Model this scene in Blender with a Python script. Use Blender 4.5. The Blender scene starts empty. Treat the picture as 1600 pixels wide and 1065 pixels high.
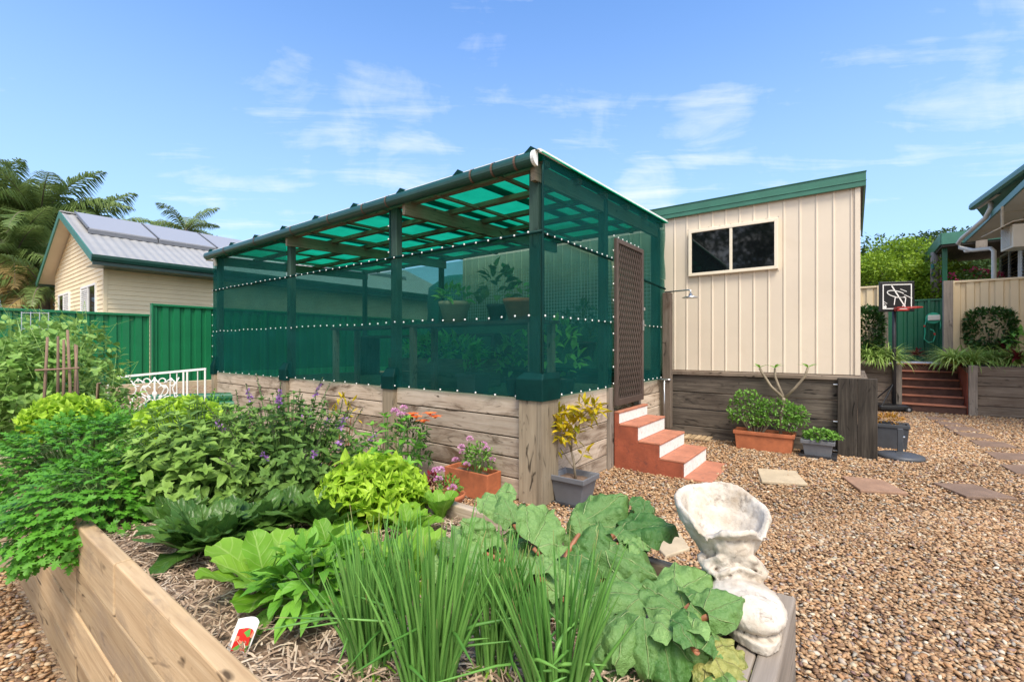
import bpy, bmesh, math, random
import numpy as np
from mathutils import Vector, Matrix, noise as mnoise
R = math.radians
sc = bpy.context.scene
col = sc.collection
random.seed(7)

# ------------------------------------------------------------------ camera
FPX, CU, HV, CH = 711.1, 800.0, 540.5, 1.5          # focal length, centre, horizon (photo pixels), eye height
cam_d = bpy.data.cameras.new('camera')
cam = bpy.data.objects.new('camera', cam_d); col.objects.link(cam)
cam.location = (0, 0, CH); cam.rotation_euler = (R(90), 0, 0)
cam_d.sensor_width = 36; cam_d.lens = 16.0; cam_d.shift_y = 0.005
cam_d.clip_start = 0.02; cam_d.clip_end = 3000
sc.camera = cam

# ------------------------------------------------------------------ sky, sun, exposure
SUN_EL, SUN_AZ = R(58), R(170)                       # azimuth clockwise from +Y (north)
w = bpy.data.worlds.new('World'); sc.world = w; w.use_nodes = True
wn, wl = w.node_tree.nodes, w.node_tree.links
wn.clear()
def W(t, **k):
    n = wn.new(t)
    for a, b in k.items(): setattr(n, a, b)
    return n
sky = W('ShaderNodeTexSky', sky_type='NISHITA', sun_disc=False, sun_elevation=SUN_EL, sun_rotation=SUN_AZ,
        air_density=1.0, dust_density=0.6, ozone_density=2.2, altitude=100)
bg = W('ShaderNodeBackground'); out = W('ShaderNodeOutputWorld')
bg.inputs['Strength'].default_value = 0.13
tc = W('ShaderNodeTexCoord'); sep = W('ShaderNodeSeparateXYZ'); wl.new(tc.outputs['Generated'], sep.inputs[0])
def wmath(op, a, b=None, c=None, clamp=False):
    n = W('ShaderNodeMath', operation=op, use_clamp=clamp)
    for i, x in enumerate((a, b, c)):
        if x is None: continue
        if isinstance(x, (int, float)): n.inputs[i].default_value = x
        else: wl.new(x, n.inputs[i])
    return n.outputs[0]
zc = wmath('MAXIMUM', sep.outputs[2], 0.06)
px_, py_ = wmath('DIVIDE', sep.outputs[0], zc), wmath('DIVIDE', sep.outputs[1], zc)
cmb = W('ShaderNodeCombineXYZ'); wl.new(px_, cmb.inputs[0]); wl.new(py_, cmb.inputs[1])
mp = W('ShaderNodeMapping'); wl.new(cmb.outputs[0], mp.inputs[0])
mp.inputs['Rotation'].default_value = (0, 0, R(-32)); mp.inputs['Scale'].default_value = (0.7, 2.0, 1)
n1 = W('ShaderNodeTexNoise'); wl.new(mp.outputs[0], n1.inputs[0])
n1.inputs['Scale'].default_value = 1.5; n1.inputs['Detail'].default_value = 9; n1.inputs['Roughness'].default_value = 0.62
n1.inputs['Distortion'].default_value = 0.6
n2 = W('ShaderNodeTexNoise'); wl.new(tc.outputs['Generated'], n2.inputs[0])
n2.inputs['Scale'].default_value = 9; n2.inputs['Detail'].default_value = 8; n2.inputs['Roughness'].default_value = 0.6; n2.inputs['Distortion'].default_value = 0.8
# patches of cloud: direction, angular size, weight
def direction(u, v): return Vector(((u-CU)/FPX, 1, (HV-v)/FPX)).normalized()
acc = None
for (u, v, size, wt) in [(610, 225, 7.0, .8), (345, 140, 3.0, .5), (330, 318, 5, .65), (1110, 215, 4.5, .85), (1350, 165, 8, .5), (760, 5, 5.5, .9),
                         (1010, 302, 3.6, 1.0), (1560, 110, 8, .75), (470, 205, 6, .6), (860, 190, 9, .5), (990, 12, 2.2, .6), (90, 60, 7, .4), (420, 335, 5, .6), (1180, 250, 8, .5), (1000, 70, 6, .4)]:
    d = W('ShaderNodeVectorMath', operation='DOT_PRODUCT'); wl.new(tc.outputs['Generated'], d.inputs[0])
    d.inputs[1].default_value = direction(u, v)
    c = math.cos(R(size*1.7))
    m = W('ShaderNodeMapRange', interpolation_type='SMOOTHSTEP'); wl.new(d.outputs['Value'], m.inputs[0])
    m.inputs[1].default_value = c; m.inputs[2].default_value = 1.0; m.inputs[3].default_value = 0; m.inputs[4].default_value = wt
    acc = m.outputs[0] if acc is None else wmath('MAXIMUM', acc, m.outputs[0])
comb = wmath('ADD', wmath('MULTIPLY', n1.outputs[0], 0.7), wmath('MULTIPLY', n2.outputs[0], 0.3))
thr = wmath('SUBTRACT', 0.66, wmath('MULTIPLY', acc, 0.27))
msk = wmath('MULTIPLY', wmath('SUBTRACT', comb, thr), 3.0, clamp=True)
lowhaze = W('ShaderNodeMapRange', interpolation_type='SMOOTHSTEP'); wl.new(sep.outputs[2], lowhaze.inputs[0])
lowhaze.inputs[1].default_value = 0.75; lowhaze.inputs[2].default_value = -0.02; lowhaze.inputs[3].default_value = 0; lowhaze.inputs[4].default_value = 0.7
# unseen broken cloud behind the camera, added as soft fill light
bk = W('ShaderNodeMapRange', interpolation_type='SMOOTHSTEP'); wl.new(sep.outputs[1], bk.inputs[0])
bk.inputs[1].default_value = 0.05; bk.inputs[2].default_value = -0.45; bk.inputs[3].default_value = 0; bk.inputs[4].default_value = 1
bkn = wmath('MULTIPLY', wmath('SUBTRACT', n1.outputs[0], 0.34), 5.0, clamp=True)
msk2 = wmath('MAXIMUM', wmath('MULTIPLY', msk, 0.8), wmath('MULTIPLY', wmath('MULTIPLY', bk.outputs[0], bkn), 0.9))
tint = W('ShaderNodeMixRGB', blend_type='MULTIPLY'); tint.inputs[0].default_value = 1; wl.new(sky.outputs[0], tint.inputs[1]); tint.inputs[2].default_value = (0.68, 0.96, 1.22, 1)
hz = W('ShaderNodeMixRGB'); wl.new(lowhaze.outputs[0], hz.inputs[0]); wl.new(tint.outputs[0], hz.inputs[1]); hz.inputs[2].default_value = (2.35, 3.1, 4.1, 1)
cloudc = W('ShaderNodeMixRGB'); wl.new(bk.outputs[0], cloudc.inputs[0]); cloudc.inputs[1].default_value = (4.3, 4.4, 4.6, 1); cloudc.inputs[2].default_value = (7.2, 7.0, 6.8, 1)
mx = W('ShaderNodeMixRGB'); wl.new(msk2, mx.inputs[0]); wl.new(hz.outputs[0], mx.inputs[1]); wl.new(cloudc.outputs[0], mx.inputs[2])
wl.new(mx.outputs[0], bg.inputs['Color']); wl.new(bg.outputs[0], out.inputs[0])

sun_d = bpy.data.lights.new('sun', 'SUN'); sun = bpy.data.objects.new('sun', sun_d); col.objects.link(sun)
sun_d.energy = 2.35; sun_d.angle = R(22); sun_d.color = (1, 0.91, 0.77)
_sd = Vector((math.sin(SUN_AZ)*math.cos(SUN_EL), math.cos(SUN_AZ)*math.cos(SUN_EL), math.sin(SUN_EL)))
sun.rotation_euler = _sd.to_track_quat('Z', 'Y').to_euler()
sun.location = (0, -10, 30)
sc.view_settings.view_transform = 'Standard'; sc.view_settings.look = 'None'
sc.view_settings.gamma = 1; sc.view_settings.exposure = 1.08
sc.cycles.max_bounces = 8; sc.cycles.transparent_max_bounces = 24; sc.cycles.diffuse_bounces = 4

# ------------------------------------------------------------------ the yard's own axes: everything is square to the shade house
E1 = Vector((0.7991, -0.6012, 0)); E2 = Vector((0.6012, 0.7991, 0)); TH = math.atan2(-0.6012, 0.7991)
def G(a, b, z=0): return E1*a + E2*b + Vector((0, 0, z))
def at(u, v, D): return Vector(((u-CU)/FPX*D, D, CH-(v-HV)/FPX*D))
def onz(u, v, z=0.0): D = (CH-z)*FPX/(v-HV); return Vector(((u-CU)/FPX*D, D, z))
def AB(p): return p.x*E1.x+p.y*E1.y, p.x*E2.x+p.y*E2.y
def sstep(a, b, x):
    t = min(1, max(0, (x-a)/(b-a))); return t*t*(3-2*t)
def hgt(x, y):
    a, b = x*E1.x+y*E1.y, x*E2.x+y*E2.y
    h = 0.09*sstep(4, 7, b)*(1-sstep(9, 13, b))
    h += 0.62*sstep(-8.6, -11.6, a)
    return h

# ------------------------------------------------------------------ mesh collecting
class MB:
    def __init__(s): s.v=[]; s.f=[]; s.mi=[]; s.lv=[]; s.bc=[]; s.m=0
    def add(s, vs, fs, lv=None, bc=None):
        o = len(s.v); s.v += [tuple(p) for p in vs]
        n = len(vs)
        s.lv += lv if lv else [(0, 0, 0.5)]*n
        s.bc += bc if bc else [tuple(p) for p in vs]
        s.f += [tuple(i+o for i in f) for f in fs]; s.mi += [s.m]*len(fs)
    def box(s, x0, x1, y0, y1, z0, z1, M=None, rnd=None):
        if x0 > x1: x0, x1 = x1, x0
        if y0 > y1: y0, y1 = y1, y0
        if z0 > z1: z0, z1 = z1, z0
        r = random.random() if rnd is None else rnd
        vs = [Vector((x, y, z)) for z in (z0, z1) for y in (y0, y1) for x in (x0, x1)]
        dims = [(x1-x0, 0), (y1-y0, 1), (z1-z0, 2)]; dims.sort(reverse=True); o = [d[1] for d in dims]
        bc = [(p[o[0]]+r*61, p[o[1]]+r*37, p[o[2]]+r*23) for p in vs]
        if M is not None: vs = [M @ p for p in vs]
        s.add(vs, [(0,2,3,1),(4,5,7,6),(0,1,5,4),(2,6,7,3),(0,4,6,2),(1,3,7,5)], [(0, 0, r)]*8, bc)
    def bar(s, p, q, w, h, up=(0, 0, 1), rnd=None):
        p, q = Vector(p), Vector(q); d = q-p; L = d.length; d.normalize(); up = Vector(up)
        if abs(d.dot(up)) > 0.98: up = Vector((1, 0, 0))
        y = up.cross(d).normalized(); z = d.cross(y)
        M = Matrix(((d.x,y.x,z.x,p.x),(d.y,y.y,z.y,p.y),(d.z,y.z,z.z,p.z),(0,0,0,1)))
        s.box(0, L, -w/2, w/2, -h/2, h/2, M, rnd)
    def tube(s, pts, rad, n=8, caps=True, rnd=None):
        pts = [Vector(p) for p in pts]
        if not isinstance(rad, (list, tuple)): rad = [rad]*len(pts)
        r0 = random.random() if rnd is None else rnd
        vs, fs, lv, bc = [], [], [], []
        prev = None; run = 0
        for i, p in enumerate(pts):
            d = (pts[min(i+1, len(pts)-1)]-pts[max(i-1, 0)])
            if d.length < 1e-9: d = Vector((0, 0, 1))
            d.normalize()
            if prev is None:
                a = Vector((0, 0, 1)) if abs(d.z) < 0.9 else Vector((1, 0, 0))
                x = a.cross(d).normalized()
            else: x = (prev - d*prev.dot(d)).normalized()
            prev = x; y = d.cross(x)
            if i: run += (p-pts[i-1]).length
            for k in range(n):
                t = 2*math.pi*k/n
                vs.append(p + (x*math.cos(t)+y*math.sin(t))*rad[i]); lv.append((0, i/max(1, len(pts)-1), r0))
                bc.append((run+r0*61, k/n+r0*37, r0*23))
            if i:
                for k in range(n):
                    b = (i-1)*n; fs.append((b+k, b+(k+1) % n, b+n+(k+1) % n, b+n+k))
        if caps: fs += [tuple(range(n-1, -1, -1)), tuple(range(len(vs)-n, len(vs)))]
        s.add(vs, fs, lv, bc)
    def lathe(s, prof, n=24, c=(0, 0, 0), sx=1, sy=1):
        vs, fs = [], []
        for (r, z) in prof:
            for k in range(n):
                t = 2*math.pi*k/n; vs.append((c[0]+r*math.cos(t)*sx, c[1]+r*math.sin(t)*sy, c[2]+z))
        for i in range(len(prof)-1):
            for k in range(n): fs.append((i*n+k, i*n+(k+1) % n, (i+1)*n+(k+1) % n, (i+1)*n+k))
        fs.append(tuple(range(n-1, -1, -1))); fs.append(tuple(range(len(vs)-n, len(vs))))
        s.add(vs, fs)
    def frustum(s, w0, d0, w1, d1, z0, z1, c=(0, 0)):      # rectangular, bottom w0 x d0 to top w1 x d1
        cx, cy = c
        vs = [(cx+sx*w0/2, cy+sy*d0/2, z0) for sy in (-1, 1) for sx in (-1, 1)] + [(cx+sx*w1/2, cy+sy*d1/2, z1) for sy in (-1, 1) for sx in (-1, 1)]
        s.add(vs, [(0,2,3,1),(4,5,7,6),(0,1,5,4),(2,6,7,3),(0,4,6,2),(1,3,7,5)])
    def prism(s, poly, z0, z1):
        n = len(poly); vs = [(x, y, z0) for x, y in poly]+[(x, y, z1) for x, y in poly]
        s.add(vs, [tuple(range(n-1, -1, -1)), tuple(range(n, 2*n))]+[(i, (i+1) % n, n+(i+1) % n, n+i) for i in range(n)])
    def sheet(s, fn, nu, nv, thick=None):                   # grid surface
        vs = [Vector(fn(i/nu, j/nv)) for j in range(nv+1) for i in range(nu+1)]
        lv = [(i/nu, j/nv, 0.5) for j in range(nv+1) for i in range(nu+1)]
        s.add(vs, [(j*(nu+1)+i, j*(nu+1)+i+1, (j+1)*(nu+1)+i+1, (j+1)*(nu+1)+i) for j in range(nv) for i in range(nu)], lv)
    def build(s, name, mats, parent=None, smooth=False, bevel=0, solid=0, loc=None, rz=None):
        me = bpy.data.meshes.new(name)
        me.from_pydata(s.v, [], s.f)
        if not isinstance(mats, (list, tuple)): mats = [mats]
        for m in mats: me.materials.append(m)
        if len(mats) > 1: me.polygons.foreach_set('material_index', s.mi)
        for nm, arr in (('lv', s.lv), ('bc', s.bc)):
            at_ = me.attributes.new(nm, 'FLOAT_VECTOR', 'POINT'); at_.data.foreach_set('vector', np.array(arr, dtype=np.float32).ravel())
        if smooth: me.polygons.foreach_set('use_smooth', [True]*len(me.polygons))
        me.update()
        o = bpy.data.objects.new(name, me); col.objects.link(o)
        if parent: o.parent = parent
        if loc is not None: o.location = loc
        if rz is not None: o.rotation_euler = (0, 0, rz)
        if bevel:
            b = o.modifiers.new('bevel', 'BEVEL'); b.width = bevel; b.segments = 2; b.limit_method = 'ANGLE'; b.angle_limit = R(40)
        if solid:
            b = o.modifiers.new('solid', 'SOLIDIFY'); b.thickness = solid; b.offset = 0
        return o

def tag(o, label=None, cat=None, group=None, kind=None):
    if label: o['label'] = label
    if cat: o['category'] = cat
    if group: o['group'] = group
    if kind: o['kind'] = kind
    return o
def thing(name, label, cat, loc, rz=TH, group=None):
    o = bpy.data.objects.new(name, None); col.objects.link(o); o.empty_display_size = 0.1
    o.location = loc; o.rotation_euler = (0, 0, rz)
    return tag(o, label, cat, group)
def copy_thing(root, loc, rz=None, label=None, scale=None):
    r = root.copy(); col.objects.link(r); r.location = loc
    if rz is not None: r.rotation_euler = (0, 0, rz)
    if scale is not None: r.scale = (scale,)*3
    if label: r['label'] = label
    for ch in list(root.children):
        c = ch.copy(); col.objects.link(c); c.parent = r
        for g in ch.children:
            d = g.copy(); col.objects.link(d); d.parent = c
    return r

# ------------------------------------------------------------------ materials
class NT:
    def __init__(s, name):
        s.mat = bpy.data.materials.new(name); s.mat.use_nodes = True
        s.t = s.mat.node_tree; s.n = s.t.nodes; s.l = s.t.links; s.n.clear()
        s.out = s.n.new('ShaderNodeOutputMaterial')
    def N(s, t, ins=None, **k):
        n = s.n.new(t)
        for a, b in k.items(): setattr(n, a, b)
        for kk, x in (ins or {}).items():
            if hasattr(x, 'is_linked') or isinstance(x, bpy.types.NodeSocket): s.l.new(x, n.inputs[kk])
            else: n.inputs[kk].default_value = x
        return n
    def math(s, op, a, b=0.0, clamp=False):
        return s.N('ShaderNodeMath', {0: a, 1: b}, operation=op, use_clamp=clamp).outputs[0]
    def ramp(s, fac, stops):
        n = s.N('ShaderNodeValToRGB', {0: fac}); e = n.color_ramp.elements
        while len(e) > 1: e.remove(e[-1])
        e[0].position = stops[0][0]; e[0].color = (*stops[0][1], 1)
        for p, c in stops[1:]:
            x = e.new(p); x.color = (*c, 1)
        return n.outputs[0]
    def mix(s, fac, a, b, mode='MIX'):
        def f4(x): return (*x, 1) if isinstance(x, tuple) and len(x) == 3 else x
        return s.N('ShaderNodeMixRGB', {0: fac, 1: f4(a), 2: f4(b)}, blend_type=mode).outputs[0]
    def noise(s, vec, scale, detail=4, rough=0.55, dist=0, mapscale=None):
        if mapscale: vec = s.N('ShaderNodeMapping', {'Vector': vec, 'Scale': mapscale}).outputs[0]
        return s.N('ShaderNodeTexNoise', {'Vector': vec, 'Scale': scale, 'Detail': detail, 'Roughness': rough, 'Distortion': dist}).outputs[0]
    def attr(s, name): return s.N('ShaderNodeAttribute', attribute_name=name).outputs['Vector']
    def obj(s): return s.N('ShaderNodeTexCoord').outputs['Object']
    def finish(s, colr, rough=0.6, bump=None, bstr=0.3, bdist=0.01, metal=0, spec=0.5, transl=0, tcol=None):
        p = s.N('ShaderNodeBsdfPrincipled', {'Roughness': rough, 'Metallic': metal, 'Specular IOR Level': spec})
        if isinstance(colr, tuple): p.inputs['Base Color'].default_value = (*colr, 1)
        else: s.l.new(colr, p.inputs['Base Color'])
        if bump is not None:
            b = s.N('ShaderNodeBump', {'Strength': bstr, 'Distance': bdist, 'Height': bump}); s.l.new(b.outputs[0], p.inputs['Normal'])
        res = p.outputs[0]
        if transl:
            t = s.N('ShaderNodeBsdfTranslucent')
            tcx = tcol if tcol is not None else colr
            if isinstance(tcx, tuple): t.inputs[0].default_value = (*tcx, 1)
            else: s.l.new(tcx, t.inputs[0])
            res = s.N('ShaderNodeMixShader', {0: transl, 1: res, 2: t.outputs[0]}).outputs[0]
        s.l.new(res, s.out.inputs[0]); return s.mat

def paint(name, c, rough=0.5, var=0.12, scale=3, bump=0.0, bscale=60, metal=0, dirt=None, dthr=0.55):
    t = NT(name); o = t.obj()
    n = t.noise(o, scale, 5, 0.6)
    lo = tuple(x*(1-var) for x in c); hi = tuple(min(1, x*(1+var)) for x in c)
    cc = t.ramp(n, [(0.3, lo), (0.7, hi)])
    if dirt:
        d = t.noise(o, scale*2.7, 6, 0.7, 0.5)
        cc = t.mix(t.math('MULTIPLY', t.math('SUBTRACT', d, dthr), 3.0 if dthr > .54 else 4.5, True), cc, dirt)
    return t.finish(cc, rough, t.noise(o, bscale, 3) if bump else None, bump, 0.004, metal)
def wood(name, c1, c2, c3, rough=0.8, knots=True, stain=None, grain=26, sthr=.545):
    t = NT(name); bc = t.attr('bc'); rnd = t.N('ShaderNodeSeparateXYZ', {0: t.attr('lv')}).outputs[2]
    g1 = t.noise(bc, 1.0, 5, 0.6, 0.8, (1.6, grain, grain))
    g2 = t.noise(bc, 1.0, 3, 0.5, 0.3, (4, 110, 110))
    big = t.noise(bc, 1.3, 4, 0.6, 0.4)
    cc = t.ramp(g1, [(0.28, c1), (0.5, c2), (0.72, c3)])
    cc = t.mix(0.35, cc, t.ramp(big, [(0.3, c1), (0.7, c3)]))
    cc = t.mix(1.0, cc, t.ramp(rnd, [(0, (0.72, 0.72, 0.72)), (1, (1.12, 1.1, 1.08))]), 'MULTIPLY')
    if knots:
        kn = t.noise(bc, 1.0, 2, 0.5, 1.4, (3.6, 11, 11))
        cc = t.mix(t.math('MULTIPLY', t.math('SUBTRACT', kn, 0.63), 9, True), cc, tuple(x*0.3 for x in c1))
    if stain:
        st = t.noise(bc, 1.0, 6, 0.7, 1.0, (1.2, 3.5, 3.5))
        cc = t.mix(t.math('MULTIPLY', t.math('MULTIPLY', t.math('SUBTRACT', st, sthr), 1.0), 6, True), cc, stain)
    h = t.math('ADD', t.math('MULTIPLY', g1, 0.7), t.math('MULTIPLY', g2, 0.3))
    return t.finish(cc, rough, h, 0.5, 0.006, spec=0.25)
def leafm(name, dark, light, vein=None, rough=0.48, transl=0.28, veins=7, vstr=0.7, edge=None, bstr=0.3, spec=0.28):
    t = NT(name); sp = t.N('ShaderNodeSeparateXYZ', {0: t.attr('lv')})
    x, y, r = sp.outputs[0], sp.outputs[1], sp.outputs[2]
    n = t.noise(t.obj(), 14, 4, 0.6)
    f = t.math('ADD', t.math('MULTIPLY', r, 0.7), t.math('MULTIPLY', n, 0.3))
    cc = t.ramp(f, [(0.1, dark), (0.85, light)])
    bump = n
    if vein:
        ax = t.math('ABSOLUTE', x)
        mid = t.math('SUBTRACT', 1.0, t.math('MULTIPLY', ax, 11), True)
        ph = t.math('SINE', t.math('MULTIPLY', t.math('SUBTRACT', y, t.math('MULTIPLY', ax, 0.22)), veins*6.283))
        sv = t.math('MULTIPLY', t.math('SUBTRACT', ph, 0.86), 6, True)
        vv = t.math('MAXIMUM', mid, t.math('MULTIPLY', sv, 0.65))
        cc = t.mix(t.math('MULTIPLY', vv, vstr), cc, vein)
        bump = t.math('SUBTRACT', t.math('MULTIPLY', t.noise(t.obj(), 60, 3), 0.6), t.math('ADD', t.math('MULTIPLY', ph, -0.25), vv))
    if edge:
        e = t.math('MULTIPLY', t.math('SUBTRACT', t.noise(t.obj(), 22, 4, 0.6), 0.52), 5, True)
        cc = t.mix(e, cc, edge)
    tc_ = t.mix(0.5, cc, light)
    return t.finish(cc, rough, bump, bstr, 0.004, spec=spec, transl=transl, tcol=tc_)

M = {}
M['sleeper'] = wood('weathered_pine', (0.27,0.195,0.135), (0.53,0.43,0.325), (0.67,0.575,0.465), stain=(0.12,0.078,0.048), sthr=.515)
M['sleeper_pale'] = wood('fresh_pine', (0.32,0.205,0.11), (0.50,0.355,0.205), (0.62,0.475,0.30), stain=(0.30,0.22,0.15))
M['sleeper_dark'] = wood('dark_sleeper', (0.035,0.028,0.024), (0.10,0.082,0.066), (0.22,0.185,0.15), stain=(0.02,0.016,0.014))
M['sleeper_grey'] = wood('grey_sleeper', (0.09,0.065,0.048), (0.19,0.145,0.11), (0.29,0.24,0.19), stain=(0.08,0.05,0.035))
M['post_wood'] = wood('post_wood', (0.18,0.14,0.095), (0.32,0.26,0.18), (0.42,0.35,0.25))
M['post_grey'] = wood('post_grey', (0.13,0.11,0.09), (0.25,0.21,0.175), (0.36,0.31,0.26))
M['rafter'] = wood('rafter_wood', (0.12,0.10,0.07), (0.24,0.2,0.14), (0.34,0.29,0.21))
M['post_green'] = wood('post_green', (0.02,0.045,0.036), (0.04,0.085,0.066), (0.07,0.125,0.10))
M['dark_timber'] = wood('dark_timber', (0.02,0.017,0.014), (0.055,0.045,0.036), (0.13,0.11,0.09), stain=(0.012,0.01,0.01))
M['stick'] = wood('stick_wood', (0.13,0.08,0.055), (0.24,0.155,0.11), (0.34,0.24,0.18))
M['green_steel'] = paint('green_steel', (0.006,0.15,0.055), 0.42, 0.1, 1.5)
M['riser_dark'] = paint('dark_riser', (0.085,0.038,0.027), 0.8, 0.3, 8)
M['umbrella_grey'] = paint('umbrella_grey', (0.055,0.06,0.07), 0.5, 0.15, 8)
M['green_steel_dark'] = paint('green_steel_dark', (0.006,0.10,0.045), 0.42, 0.1, 1.5)
M['gutter_green'] = paint('gutter_green', (0.012,0.06,0.045), 0.32, 0.15, 5)
M['fascia_green'] = paint('fascia_green', (0.035,0.15,0.10), 0.42, 0.12, 4)
M['cream_steel'] = paint('cream_steel', (0.68,0.58,0.455), 0.48, 0.05, 1.2, dirt=(0.62,0.52,0.39))
M['fence_cream'] = paint('fence_cream', (0.64,0.51,0.32), 0.5, 0.06, 1.5)
M['siding'] = paint('cream_siding', (0.80,0.655,0.42), 0.55, 0.06, 1.5)
M['soffit'] = paint('soffit_cream', (0.68,0.60,0.47), 0.6, 0.06, 1.5)
M['white'] = paint('white_paint', (0.80,0.79,0.76), 0.4, 0.05, 6)
M['white_rough'] = paint('white_masonry', (0.78,0.75,0.71), 0.8, 0.08, 9, 0.7, 30, dirt=(0.55,0.40,0.33), dthr=.535)
M['terra_paint'] = paint('terracotta_masonry', (0.31,0.078,0.038), 0.8, 0.2, 6, 0.8, 26, dirt=(0.19,0.055,0.035), dthr=.52)
M['terra_tread'] = paint('terracotta_tread', (0.43,0.165,0.095), 0.8, 0.16, 5, 0.6, 40, dirt=(0.24,0.11,0.075), dthr=.51)
M['terra_pot'] = paint('terracotta_pot', (0.39,0.12,0.048), 0.75, 0.25, 6, 0.3, 60, dirt=(0.17,0.07,0.045))
M['grey_plastic'] = paint('grey_plastic', (0.14,0.145,0.16), 0.42, 0.1, 6)
M['dark_plastic'] = paint('dark_plastic', (0.03,0.03,0.034), 0.4, 0.2, 6)
M['black_plastic'] = paint('black_plastic', (0.012,0.012,0.013), 0.35, 0.2, 6)
M['steel'] = paint('steel', (0.55,0.56,0.58), 0.3, 0.1, 5, metal=0.9)
M['alum'] = paint('window_cream', (0.78,0.69,0.54), 0.4, 0.05, 5)
M['brown_alum'] = paint('brown_aluminium', (0.085,0.06,0.05), 0.4, 0.12, 8)
M['roof_grey'] = paint('roof_grey', (0.31,0.305,0.295), 0.5, 0.07, 2)
M['pipe_cream'] = paint('pipe_cream', (0.60,0.55,0.47), 0.4, 0.08, 3)
M['grey_post'] = paint('grey_galv', (0.28,0.285,0.29), 0.5, 0.12, 4)
M['red_rim'] = paint('red_rim', (0.42,0.035,0.025), 0.4, 0.1, 8)
M['soil'] = paint('soil', (0.16,0.105,0.07), 0.95, 0.35, 14, 0.9, 30)
M['bark'] = wood('bark', (0.07,0.05,0.04), (0.15,0.115,0.09), (0.24,0.2,0.16), knots=False, grain=14)
M['stem_green'] = paint('stem_green', (0.10,0.19,0.045), 0.5, 0.25, 12)
M['stem_red'] = paint('stem_red', (0.30,0.12,0.055), 0.5, 0.3, 12)
M['stem_wood'] = paint('stem_wood', (0.24,0.195,0.135), 0.7, 0.25, 12)
M['paver_tan'] = paint('paver_tan', (0.46,0.37,0.25), 0.85, 0.15, 5, 0.5, 30, dirt=(0.35,0.26,0.17))
M['paver_brown'] = paint('paver_brown', (0.29,0.17,0.11), 0.85, 0.2, 5, 0.5, 30, dirt=(0.17,0.10,0.07))
M['paver_dark'] = paint('paver_dark', (0.185,0.12,0.085), 0.85, 0.25, 5, 0.5, 30, dirt=(0.11,0.07,0.05))
M['teal'] = paint('teal_tank', (0.03,0.17,0.16), 0.5, 0.1, 2)
M['hose'] = paint('hose_green', (0.03,0.33,0.19), 0.4, 0.1, 6)
M['brick_orange'] = paint('orange_brick', (0.36,0.15,0.075), 0.85, 0.2, 8, 0.4, 30)

def glassm(name, c=(0.004,0.005,0.006), rough=0.04):
    t = NT(name); return t.finish(c, rough, spec=0.7)
M['glass'] = glassm('dark_glass')
def solarm():
    t = NT('solar_glass'); return t.finish((0.30,0.30,0.315), 0.35, spec=0.6)  # pale grey base colour has the glare on the panels painted in
M['solar'] = solarm()

def clothm(name, opac, c, c2):
    t = NT(name); n = t.noise(t.obj(), 5, 4, 0.6)
    o = t.N('ShaderNodeSeparateXYZ', {0: t.obj()})
    # knitted strands: fine lines break up the cloth
    n3 = t.math('ADD', t.math('MULTIPLY', t.noise(t.obj(), 1.0, 3, 0.6, 0, (2.5, 2.5, 75)), 0.55), t.math('MULTIPLY', t.noise(t.obj(), 1.6, 5, 0.65, 0.4), 0.45))
    cc = t.ramp(n, [(0.3, c), (0.7, c2)])
    bm_ = t.N('ShaderNodeBump', {'Strength': .5, 'Distance': .03, 'Height': t.noise(t.obj(), 1.0, 4, .6, .8, (4, 4, 1.6))}).outputs[0]
    d = t.N('ShaderNodeBsdfDiffuse', {0: cc, 'Normal': bm_}); tl = t.N('ShaderNodeBsdfTranslucent', {0: cc})
    gl = t.N('ShaderNodeBsdfGlossy', {0: (0.5,0.6,0.6,1), 1: 0.5, 'Normal': bm_})
    m1 = t.N('ShaderNodeMixShader', {0: 0.35, 1: d.outputs[0], 2: tl.outputs[0]})
    m1 = t.N('ShaderNodeMixShader', {0: 0.025, 1: m1.outputs[0], 2: gl.outputs[0]})
    tr = t.N('ShaderNodeBsdfTransparent', {0: (0.66, 0.95, 0.84, 1)})
    lw = t.N('ShaderNodeLayerWeight', {0: 0.5}).outputs['Facing']
    op = t.math('ADD', t.math('ADD', opac-0.16, t.math('MULTIPLY', n3, 0.32)), t.math('MULTIPLY', t.math('POWER', lw, 3.0), 0.25), True)
    mm = t.N('ShaderNodeMixShader', {0: op, 1: tr.outputs[0], 2: m1.outputs[0]})
    t.l.new(mm.outputs[0], t.out.inputs[0]); return t.mat
M['cloth'] = clothm('shade_cloth', 0.48, (0.003,0.066,0.060), (0.006,0.095,0.085))
M['cloth_double'] = clothm('shade_cloth_double', 0.58, (0.003,0.068,0.065), (0.006,0.094,0.088))
M['cloth_solid'] = clothm('shade_cloth_folded', 0.96, (0.002,0.036,0.032), (0.003,0.055,0.048))
def roofm():
    t = NT('roof_shade_sheet'); n = t.noise(t.obj(), 4, 4)
    cc = t.ramp(n, [(0.3, (0.004,0.27,0.14)), (0.7, (0.008,0.36,0.20))])
    d = t.N('ShaderNodeBsdfDiffuse', {0: cc}); tl = t.N('ShaderNodeBsdfTranslucent', {0: cc})
    m1 = t.N('ShaderNodeMixShader', {0: 0.72, 1: d.outputs[0], 2: tl.outputs[0]})
    tr = t.N('ShaderNodeBsdfTransparent', {0: (0.01, 0.33, 0.18, 1)})
    mm = t.N('ShaderNodeMixShader', {0: 0.65, 1: tr.outputs[0], 2: m1.outputs[0]})
    t.l.new(mm.outputs[0], t.out.inputs[0]); return t.mat
M['roof_cloth'] = roofm()

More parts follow.
